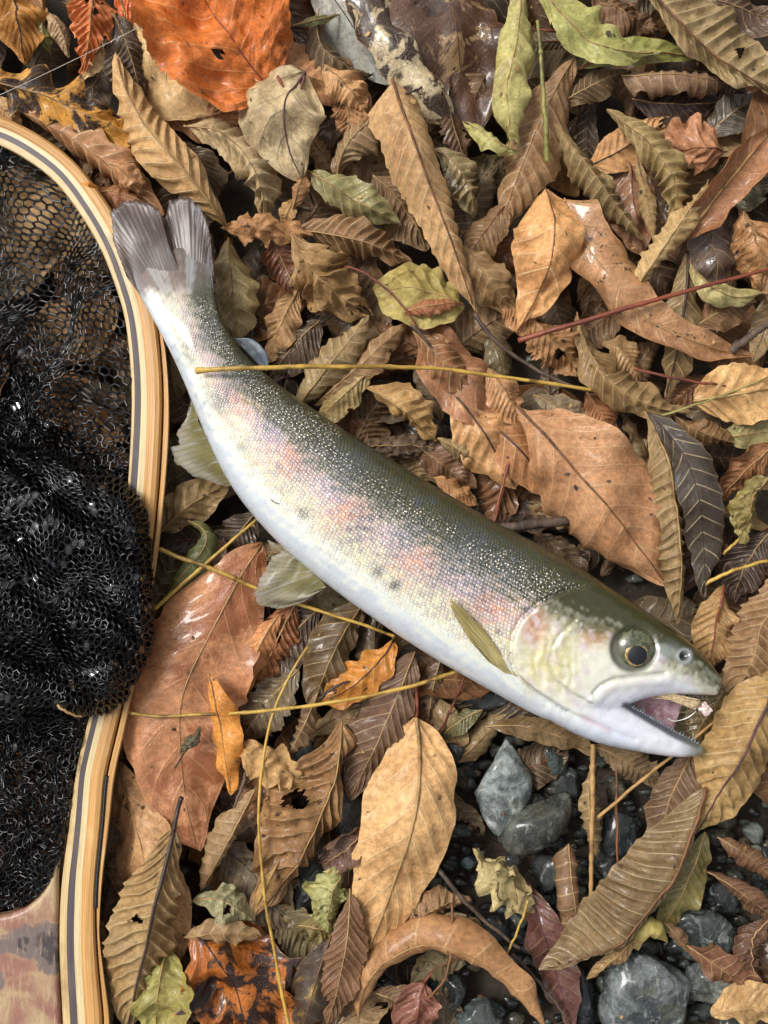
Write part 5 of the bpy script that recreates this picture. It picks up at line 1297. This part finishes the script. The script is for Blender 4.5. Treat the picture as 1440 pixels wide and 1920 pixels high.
def wood_mat(name, c1, c2, c3, streak=1.0, rough=0.42):
    t = NT(name)
    al, ac = t.attr('al').outputs['Fac'], t.attr('ac').outputs['Fac']
    co = t.n('TexCoord').outputs['Object']
    v = t.n('CombineXYZ', X=t.math('MULTIPLY', al, 14.0), Y=t.math('MULTIPLY', ac, 1500.0*streak)).outputs[0]
    n = t.noise(v, 1.0, 5, 0.65, 0.4); n2 = t.noise(co, 45, 4); v2 = t.n('CombineXYZ', X=t.math('MULTIPLY', al, 160.0), Y=t.math('MULTIPLY', ac, 3200.0)).outputs[0]; n3 = t.noise(v2, 1.0, 4, .7)
    c = t.mix(t.rng(n, .34, .66), lin(c1), lin(c2))
    c = t.mix(t.rng(n2, .5, .7, 0, .7), c, lin(c3))
    c = t.mix(t.rng(n3, .54, .72, 0, .65), c, t.mix(1.0, lin(c3), (.45, .38, .3, 1), 'MULTIPLY'))
    return t.set(Base_Color=c, Roughness=t.rng(n3, .3, .7, rough-.12, rough+.15), Coat_Weight=0.25, Coat_Roughness=0.2, Normal=t.bump(t.math('ADD', n, n3), 0.35, 0.0005))
W_Y = wood_mat('wood_yellow', 'd0b88a', 'b99a64', '94744a')
W_O = wood_mat('wood_honey', 'c8985a', 'a2763f', 'cdae78', 1.0)
W_D = wood_mat('wood_grey_violet', '53484a', '3e3638', '6a5b58', 1.4, 0.55)
W_W = wood_mat('wood_cream', 'd6c49a', 'c0aa7a', 'a48a5c')
def strip(name, o0, o1, mat, ztop, zbot, y_from=-1e9, y_to=1e9, bl=0, br=0, label=None, crown=0.0):
    """one lamination of the hoop: right half from the photo, left half mirrored"""
    def half(mirror):
        a, b = offs(IP, o0(IP[:, 1])), offs(IP, o1(IP[:, 1]))
        sel = (IP[:, 1] >= y_from) & (IP[:, 1] <= y_to)
        a, b = a[sel], b[sel]
        if mirror:
            a = a*np.array([-1, 1]) + np.array([2*AXX, 0]); b = b*np.array([-1, 1]) + np.array([2*AXX, 0])
        return a, b
    V, F, AL, AC = [], [], [], []
    for mir in (False, True):
        a, b = half(mir); n = len(a); st = len(V)
        zt = np.broadcast_to(ztop, n); acc = 0
        prof_ = [(0, 0), (0, 1-.22*bl), (.06, 1-.05*bl), (.2, 1.0+crown*.05), (.5, 1.0+crown*.09), (.8, 1.0+crown*.05), (.94, 1-.05*br), (1, 1-.22*br), (1, 0)]
        for i in range(n):
            if i: acc += np.hypot(*(a[i]-a[i-1]))*S
            wd = np.hypot(*(b[i]-a[i]))*S
            for (q, hgt) in prof_:
                p = a[i] + (b[i]-a[i])*q
                V.append(P(p[0], p[1], zbot + (zt[i]-zbot)*hgt)); AL.append(acc + 9*mir); AC.append(q*wd)
        m = len(prof_)
        for i in range(n-1):
            for j in range(m-1):
                q = (st+i*m+j, st+(i+1)*m+j, st+(i+1)*m+j+1, st+i*m+j+1)
                F.append(q if not mir else q[::-1])
            q = (st+i*m, st+i*m+m-1, st+(i+1)*m+m-1, st+(i+1)*m); F.append(q if not mir else q[::-1])
        F.append(tuple(st+j for j in range(m))); F.append(tuple(st+(n-1)*m+j for j in range(m-1, -1, -1)))
    return add(name, mesh_from(name, np.array(V)-NL, F, {'al': AL, 'ac': AC}, smooth=False), mat, net, label=label)
def lerpy(tab):
    ys = [t[0] for t in tab]; vs_ = [t[1] for t in tab]
    return lambda y: np.interp(y, ys, vs_)
w1 = lerpy([(260, 15), (400, 11), (600, 7), (900, 4.5), (1300, 7), (1450, 7), (1600, 13), (1900, 14)])
w2 = lerpy([(260, 26), (400, 21), (600, 18), (900, 17), (1300, 17), (1450, 17), (1600, 24), (1700, 27), (1900, 28)])
w3 = lerpy([(260, 33), (400, 31), (600, 29), (900, 29), (1300, 28), (1450, 28), (1700, 40), (1900, 42)])
w4 = lerpy([(260, 52), (400, 54), (600, 58), (800, 58), (900, 58), (1300, 56), (1450, 57), (1600, 63), (1700, 66), (1900, 75)])
w5 = lerpy([(560, 58), (660, 69), (800, 72), (960, 70), (1300, 70), (1450, 73), (1650, 76), (1750, 75), (1900, 88)])
zero = lambda y: np.zeros_like(y)
sh = lambda f, d: (lambda y: f(y)+d)
strip('inner_strip', zero, w1, W_Y, 10.0, 1.0, bl=1, label='thin yellow inner wood strip of the hoop')
strip('dark_strip', sh(w1, .05), w2, W_D, 9.93, 1.0, label='grey violet wood strip of the hoop')
strip('cream_strip', sh(w2, .05), w3, W_W, 10.04, 1.0, label='narrow cream wood strip of the hoop')
strip('honey_strip', sh(w3, .05), w4, W_O, 10.1, 1.0, br=1, label='wide honey coloured wood strip of the hoop', crown=1.0)
strip('outer_strip', sh(w4, 2.2), w5, W_O, 9.6, 1.0, y_from=590, bl=.6, br=1, label='outer wood strip behind the lashing groove')
# lashing cord in the groove
gp = offs(IP, w4(IP[:, 1])+1.1); sel = (IP[:, 1] > 1440) & (IP[:, 1] < 1705)
pth = np.array([P(x, y, 9.6) for x, y in gp[sel]])
tt = np.linspace(0, 60, len(pth)*8); pth2, _ = curve(pth, np.linspace(0, 1, len(pth)*8))
v, f = tube_arrays(pth2, 0.0007*(1+0.25*np.sin(tt*6)), 6)
BLK = simple('cord_black', '0c0b0c', 0.3)
add('lashing_cord', mesh_from('lashing_cord', v-NL, f), BLK, net)
# handle
def handle():
    right = [(112, 1640), (113, 1700), (112, 1800), (117, 1905), (121, 2000), (118, 2150), (80, 2300), (60, 2500), (70, 2750), (40, 2900)]
    top = [(AXX, 1716), (-10, 1714), (20, 1709), (50, 1698), (75, 1680), (95, 1655), (108, 1620), (116, 1600)]
    R_ = np.array(right, float) - np.array([1.0, 0]); T_ = np.array(top, float)
    # columns from axis to the right edge, rows down the handle
    ys = np.concatenate([np.linspace(0, 1, 40)**1.2])
    V, F = [], []
    cols = 25; rows = 60
    for side in (1, -1):
        st = len(V)
        for i in range(rows):
            vv_ = (i/(rows-1))**1.3
            for j in range(cols):
                q = j/(cols-1)
                ty = np.interp(AXX+q*156, T_[:, 0], T_[:, 1])
                y = ty + (2900-ty)*vv_
                xr = np.interp(y, R_[:, 1], R_[:, 0]) if y > 1640 else np.interp(y, [1600, 1640], [115, 111])
                x = AXX + q*(xr-AXX)
                topd = min(1, (y-ty)/9.0); edge_ = (1 - max(0, (q-0.97)/0.03)**2*0.3)
                zz_ = 1.0 + 8.2*math.sqrt(max(0, 1-(1-topd)**2))*edge_ + 0.8*(1-q*q)
                X = x if side == 1 else 2*AXX-x
                V.append(P(X, y, zz_))
        for i in range(rows-1):
            for j in range(cols-1):
                q = (st+i*cols+j, st+(i+1)*cols+j, st+(i+1)*cols+j+1, st+i*cols+j+1)
                F.append(q if side == 1 else q[::-1])
    V = np.array(V); o0 = len(V)
    Bv = V.copy(); Bv[:, 2] = 0.001
    F2 = [tuple(k+o0 for k in f[::-1]) for f in F]
    t = NT('handle_burl'); co = t.n('TexCoord').outputs['Object']
    st_ = t.vmath('MULTIPLY', co, (6.0, 1.0, 1.0))
    n1 = t.noise(co, 38, 5, .6, 0.7); n2 = t.noise(st_, 130, 5, .65); n3 = t.noise(t.vmath('ADD', co, (2.2, 0.3, 0)), 45, 4, .6, 0.5)
    n4 = t.noise(t.vmath('MULTIPLY', co, (1.0, 0.25, 1.0)), 1500, 4, .7)
    c = t.mix(t.rng(n1, .4, .6), lin('8a5f50'), lin('a8906c'))
    c = t.mix(t.rng(n3, .5, .56), c, lin('6a5d58'))
    c = t.mix(t.rng(n3, .62, .66), c, lin('3f3637'))
    c = t.mix(t.rng(n1, .64, .69), c, lin('4a3a38'))
    c = t.mix(t.rng(n2, .5, .72, 0, .5), c, lin('b8a484'))
    c = t.mix(t.rng(n4, .52, .75, 0, .5), c, lin('5a4238'))
    m_ = t.set(Base_Color=c, Roughness=t.rng(n4, .3, .7, .3, .55), Coat_Weight=.2, Coat_Roughness=.2, Normal=t.bump(t.math('ADD', n2, n4), .35, .0005))
    add('handle', mesh_from('handle', np.concatenate([V, Bv])-NL, F+F2), m_, net, label='mottled red cream and grey wooden handle')
handle()

# ---- mesh bag: real hexagonal netting, sheet upon sheet
def honey(w, h):
    """hexagonal lattice nodes and edges and cells over w x h (cell width 1)"""
    pts_, idx, E, cells = [], {}, set(), []
    r = 1/math.sqrt(3)
    def node(x, y):
        k = (round(x*1000), round(y*1000))
        for dx in (-1, 0, 1):
            for dy in (-1, 0, 1):
                if (k[0]+dx, k[1]+dy) in idx: return idx[(k[0]+dx, k[1]+dy)]
        idx[k] = len(pts_); pts_.append((x, y)); return idx[k]
    nrow = int(h/(1.5*r))+1
    for j in range(nrow):
        for i in range(int(w)+1):
            cx_, cy_ = i + 0.5*(j % 2), j*1.5*r
            ns = [node(cx_ + r*math.sin(math.pi/3*k), cy_ + r*math.cos(math.pi/3*k)) for k in range(6)]
            cells.append(ns)
            for k in range(6): E.add((min(ns[k], ns[(k+1) % 6]), max(ns[k], ns[(k+1) % 6])))
    return np.array(pts_), list(E), cells

def inpoly(x, y, poly):
    ins = np.zeros(x.shape, bool); n = len(poly)
    for i in range(n):
        x0, y0 = poly[i]; x1, y1 = poly[(i+1) % n]
        c = ((y0 > y) != (y1 > y)) & (x < (x1-x0)*(y-y0)/(y1-y0+1e-9)+x0)
        ins ^= c
    return ins
NV, NF, FVv, FFf = [], [], [], []
nn = [0]
def sheet(x0, y0, x1, y1, cell, poly, zf, warp, seed, rad=0.2, film=0.0, jit=0.06, rot=0.0):
    w, h = (x1-x0)/cell, (y1-y0)/cell
    q, E, cells = honey(w, h)
    r = np.random.default_rng(seed)
    q = q + r.normal(size=q.shape)*jit
    ca, sa_ = math.cos(rot), math.sin(rot)
    m0 = q - np.array([w/2, h/2]); m0 = m0 @ np.array([[ca, -sa_], [sa_, ca]])
    X = (x0+x1)/2 + m0[:, 0]*cell; Y = (y0+y1)/2 + m0[:, 1]*cell
    dx, dy = warp(X, Y)
    X, Y = X+dx, Y+dy
    Zz = zf(X, Y) + r.normal(size=len(X))*0.08
    ins = inpoly(X, Y, poly)
    V3 = np.array([P(a, b, c) for a, b, c in zip(X, Y, Zz)])
    for a, b in E:
        if not (ins[a] and ins[b]): continue
        p0, p1 = V3[a], V3[b]; d = p1-p0; ln = np.linalg.norm(d)
        if ln < 1e-6 or ln > cell*S*2.2: continue
        d /= ln
        s1 = np.cross(d, (0.1, 0.2, 1)); s1 /= np.linalg.norm(s1)+1e-9; s2 = np.cross(s1, d)
        rr = rad*0.001*r.uniform(0.8, 1.25); o = nn[0]
        p0, p1 = p0 - d*rr*.5, p1 + d*rr*.5
        for p in (p0, p1):
            for k in range(5):
                an = 2*math.pi*k/5
                NV.append(p + rr*(math.cos(an)*s1+math.sin(an)*s2))
        nn[0] += 10
        for k in range(5): NF.append((o+k, o+(k+1) % 5, o+5+(k+1) % 5, o+5+k))
    if film:
        fz = Wob(seed+9, 60)(np.stack([X, Y], 1))
        for c in cells:
            if all(ins[k] for k in c) and fz[c].mean() > film and r.random() < 0.75:
                o = len(FVv); ctr_ = V3[c].mean(0)+np.array([r.normal()*.0002, r.normal()*.0002, .00045])
                FVv.extend(list(V3[c])); FVv.append(ctr_)
                for k in range(6): FFf.append((o+k, o+(k+1) % 6, o+6))
HOOP = [(x, y) for x, y in IP if y < 1720]
HOOPP = [(x+3, y) for x, y in HOOP] + [(AXX, 1720)] + [(2*AXX-x-3, y) for x, y in HOOP[::-1]]
def fold(seed, a, wl, an, a2=0, wl2=60):
    f1, f2, f3 = Wob(seed, wl), Wob(seed+1, wl2), Wob(seed+2, wl2)
    def g(X, Y):
        q = np.stack([X, Y], 1)
        d = a*f1(q)
        return d*math.cos(an) + a2*f2(q), d*math.sin(an) + a2*f3(q)
    return g
def zfold(seed, base, amp, wl, amp2=0, wl2=40):
    f1, f2 = Wob(seed, wl), Wob(seed+1, wl2)
    return lambda X, Y: base + amp*f1(np.stack([X, Y], 1)) + amp2*f2(np.stack([X, Y], 1))
def tent(X, Y):
    """net hangs from the hoop rim and sinks towards the middle"""
    q = np.stack([X, Y], 1)
    d = np.min(np.hypot(X[:, None]-IP[None, ::3, 0], Y[:, None]-IP[None, ::3, 1]), 1)
    return 8.5 - 7.5*sstep(0, 90, d) + 2.0*Wob(60, 130)(q)*sstep(0, 60, d) + 0.8*Wob(61, 45)(q)
sheet(-400, 230, 290, 960, 12.6, HOOPP, tent, fold(62, 26, 260, 0.6, 5, 110), 63, 0.44, 1.4, jit=0.03)
LOW = [(-400, 440), (-60, 430), (0, 440), (75, 580), (150, 740), (215, 850), (246, 905), (240, 960), (-400, 960)]
sheet(-400, 410, 290, 990, 13.5, LOW, lambda X, Y: tent(X, Y)+2.5, fold(64, 22, 200, 2.2, 4, 110), 65, 0.38, 1.2, jit=0.03, rot=0.3)
MID = [(-400, 640), (-40, 640), (40, 670), (120, 780), (200, 880), (262, 925), (276, 1000), (240, 1040), (-400, 1000)]
sheet(-400, 600, 300, 1060, 12.5, MID, lambda X, Y: tent(X, Y)+5+1.5*Wob(67, 50)(np.stack([X, Y], 1)), fold(66, 22, 190, 2.4, 4, 110), 67, 0.33, 0.8, jit=0.03, rot=0.5)
MASS = [(-330, 800), (-60, 800), (40, 830), (130, 850), (205, 885), (250, 915), (276, 960), (284, 1020), (287, 1100), (291, 1180), (283, 1225), (262, 1265), (236, 1312), (200, 1338), (140, 1350), (60, 1352), (-60, 1365), (-330, 1365)]
MP = np.array(MASS, float)
def mass_z(k, seed):
    def g(X, Y):
        d = polydist(X, Y, [(40, 830), (130, 850), (205, 885), (250, 915), (276, 960), (284, 1020), (287, 1100), (291, 1180), (283, 1225), (262, 1265), (236, 1312), (200, 1338), (140, 1350), (60, 1352)])[0]
        q = np.stack([X, Y], 1)
        hump = 12.0 + 15.0*np.sqrt(np.clip(1-(1-np.clip(d/85, 0, 1))**2, 0, 1))
        hole = 9*np.exp(-(((X-85)/70)**2+((Y-1210)/34)**2))
        return 11 + (hump-11)*(0.25+0.25*k) + (1.2*Wob(seed, 110)(q)+0.25*Wob(seed+1, 40)(q)+5.0*np.abs(np.sin((0.62*X-0.78*Y)*math.pi/95+0.8*Wob(77, 200)(q))))*sstep(0, 30, d) - hole*(0.3+0.2*k)
    return g
for k, (rd, cl) in enumerate(((0.62, 12.0), (0.62, 12.4), (0.36, 12.8))):
    sheet(-330, 770, 320, 1390, cl, MASS, mass_z(k*1.5, 200+10*k), fold(210+10*k, 12, 200, 0.8*k+0.4, 2.0, 110), 220+k, rd, 0.45 if k == 2 else 9, jit=0.03, rot=0.4*k)
BOT = [(-300, 1330), (60, 1330), (150, 1335), (166, 1345), (140, 1450), (127, 1550), (112, 1625), (85, 1668), (40, 1702), (-40, 1712), (-200, 1700), (-300, 1500)]
for k in range(3):
    sheet(-300, 1310, 190, 1730, 13.0-k*0.6, BOT, zfold(300+k*7, 5.0+2.6*k, 1.5, 90, 0.7, 35), fold(310+k*5, 16, 140, 1.2*k, 4, 70), 320+k, 0.36, 1.5, jit=0.05, rot=0.35*k)
NETM = simple('net_black', '060607', 0.24, Specular_IOR_Level=0.5)
bag = add('net_bag', mesh_from('net_bag', np.array(NV)-NL, NF), NETM, net, label='black wet knotless mesh bag bunched in folds')
def film_mat():
    t = NT('water_film')
    g_ = t.n('BsdfGlossy', Roughness=0.04, Color=(1, 1, 1, 1)); tr = t.n('BsdfTransparent', Color=(0.93, 0.95, 0.97, 1))
    lw = t.n('LayerWeight', Blend=0.35)
    ms = t.n('MixShader', Fac=t.math('ADD', t.math('MULTIPLY', lw.outputs['Fresnel'], 0.8), 0.06)); t.put(ms.inputs[1], tr.outputs[0]); t.put(ms.inputs[2], g_.outputs[0]); t.put(t.out.inputs[0], ms.outputs[0])
    return t.m
fo = add('water_film', mesh_from('water_film', np.array(FVv)-NL, FFf), film_mat(), bag, label='thin water films held in the mesh cells'); fo['kind'] = 'stuff'
# rim of gathered cord along the hoop
v, f = tube_arrays(np.array([P(x, y, 9.0) for x, y in offs(IP, np.full(len(IP), -1.5)) if y < 1600]), 0.0005, 6)

# ------------------------------------------------------------------ water lying on leaves
WATER = NT('water').set(Base_Color=(1, 1, 1, 1), Roughness=0.02, IOR=1.33, Transmission_Weight=1.0)
def drop(label, x, y, z, rx, ry, h, seed, rot=0):
    V = ICO4[0].copy(); U = V/np.linalg.norm(V, axis=1, keepdims=True)
    k = 1 + 0.22*Wob(seed, 1.4, 3)(U)
    V = U*k[:, None]*np.array([rx*S, ry*S, h*0.001]); V[:, 2] = np.where(V[:, 2] < 0, V[:, 2]*0.15, V[:, 2])
    a = math.radians(-rot); V = V @ np.array([[math.cos(a), -math.sin(a), 0], [math.sin(a), math.cos(a), 0], [0, 0, 1]]).T
    o = add('water_drop', mesh_from('water_drop', V, ICO4[1]), WATER); o.location = P(x, y, z)
    o['label'] = label; o['category'] = 'water drop'; o['group'] = 'water drops on leaves'
drop('wide clear water puddle on the soaked leaf at the top', 800, 14, 2.2, 46, 24, 1.4, 1)
drop('small clear bubble of water on the soaked brown leaf', 908, 62, 1.2, 12, 16, 1.2, 2)
drop('streak of water on the olive ribbed leaf right of spine leaf', 842, 330, 5.0, 7, 26, 1.0, 3, -30)
drop('round water bead on the purple brown leaf', 1338, 490, 0.6, 8, 9, 1.2, 4)
drop('amber water blister on the rust coloured leaf', 1126, 925, 9.2, 12, 16, 0.9, 5, 20)
drop('curved water bead on the big orange leaf', 420, 28, 8.6, 15, 8, 0.9, 6, -20)
drop('long wet trail on the big wet red leaf below the pelvic fin', 430, 1120, 4.0, 10, 46, 0.8, 7, 20)
drop('small wet splash low on the big wet red leaf', 335, 1310, 4.2, 22, 8, 0.7, 8, -35)

stem('pale broken twig bit caught in the net bunch', '108,1322,27 128,1336,28 154,1344,26', 7, 'pale', cat='twig', name='twig')
hz = hit(516, 941)[2]*1000 + 0.3
stem('tiny dark curved fibre stuck to the fish flank', f'508,937,{hz} 515,942,{hz} 525,945,{hz}', 2.2, 'dark', wob=0.1, name='fibre', cat='fibre')

# ------------------------------------------------------------------ crumbs of broken leaf lying on top
def crumbs(n=420):
    r = np.random.default_rng(33)
    bpy.context.view_layer.update()
    dg = bpy.context.evaluated_depsgraph_get()
    VV, FF, CC = [], [], []
    pal = ['6b4c2e', '3d2c1e', '8f6c40', 'b08d58', '2a2019', '55452f']
    for k in range(n):
        x, y = r.uniform(0, 1440), r.uniform(0, 1920)
        d = (Vector(P(x, y, 0)) - CAM).normalized()
        ok, loc, nor, idx, ob, mw = scene.ray_cast(dg, CAM, d)
        if not ok or not ob.name.startswith(('blade', 'leaf_litter', 'ground', 'stone', 'gravel')): continue
        nor = np.array(nor) * (1 if nor.z > 0 else -1)
        a1 = np.cross(nor, r.normal(size=3)); a1 /= np.linalg.norm(a1); a2 = np.cross(nor, a1)
        m = int(r.integers(4, 7)); sz = r.uniform(2.0, 8.0) * S; el = r.uniform(0.25, 0.9); o = len(VV); c0 = np.array(loc) + nor * 0.0004
        for q in range(m):
            an = 2*math.pi*q/m + r.uniform(-.3, .3); rr = sz * r.uniform(0.6, 1.0)
            VV.append(c0 + rr*math.cos(an)*a1 + rr*el*math.sin(an)*a2 + nor*r.uniform(0, .3)*sz)
        VV.append(c0 + nor*0.35*sz)
        FF.extend([(o+q, o+(q+1) % m, o+m) for q in range(m)])
        c_ = lin(pal[r.integers(len(pal))]); CC += [(*c_, 1)]*(m+1)
    t = NT('leaf_crumb'); t.set(Base_Color=t.attr('col').outputs['Color'], Roughness=0.7)
    o = add('leaf_crumbs', mesh_from('leaf_crumbs', np.array(VV), FF, {'col': np.array(CC)}), t.m)
    o['kind'] = 'stuff'; o['label'] = 'tiny crumbs of broken leaf scattered over the litter'; o['category'] = 'leaf crumbs'
crumbs()
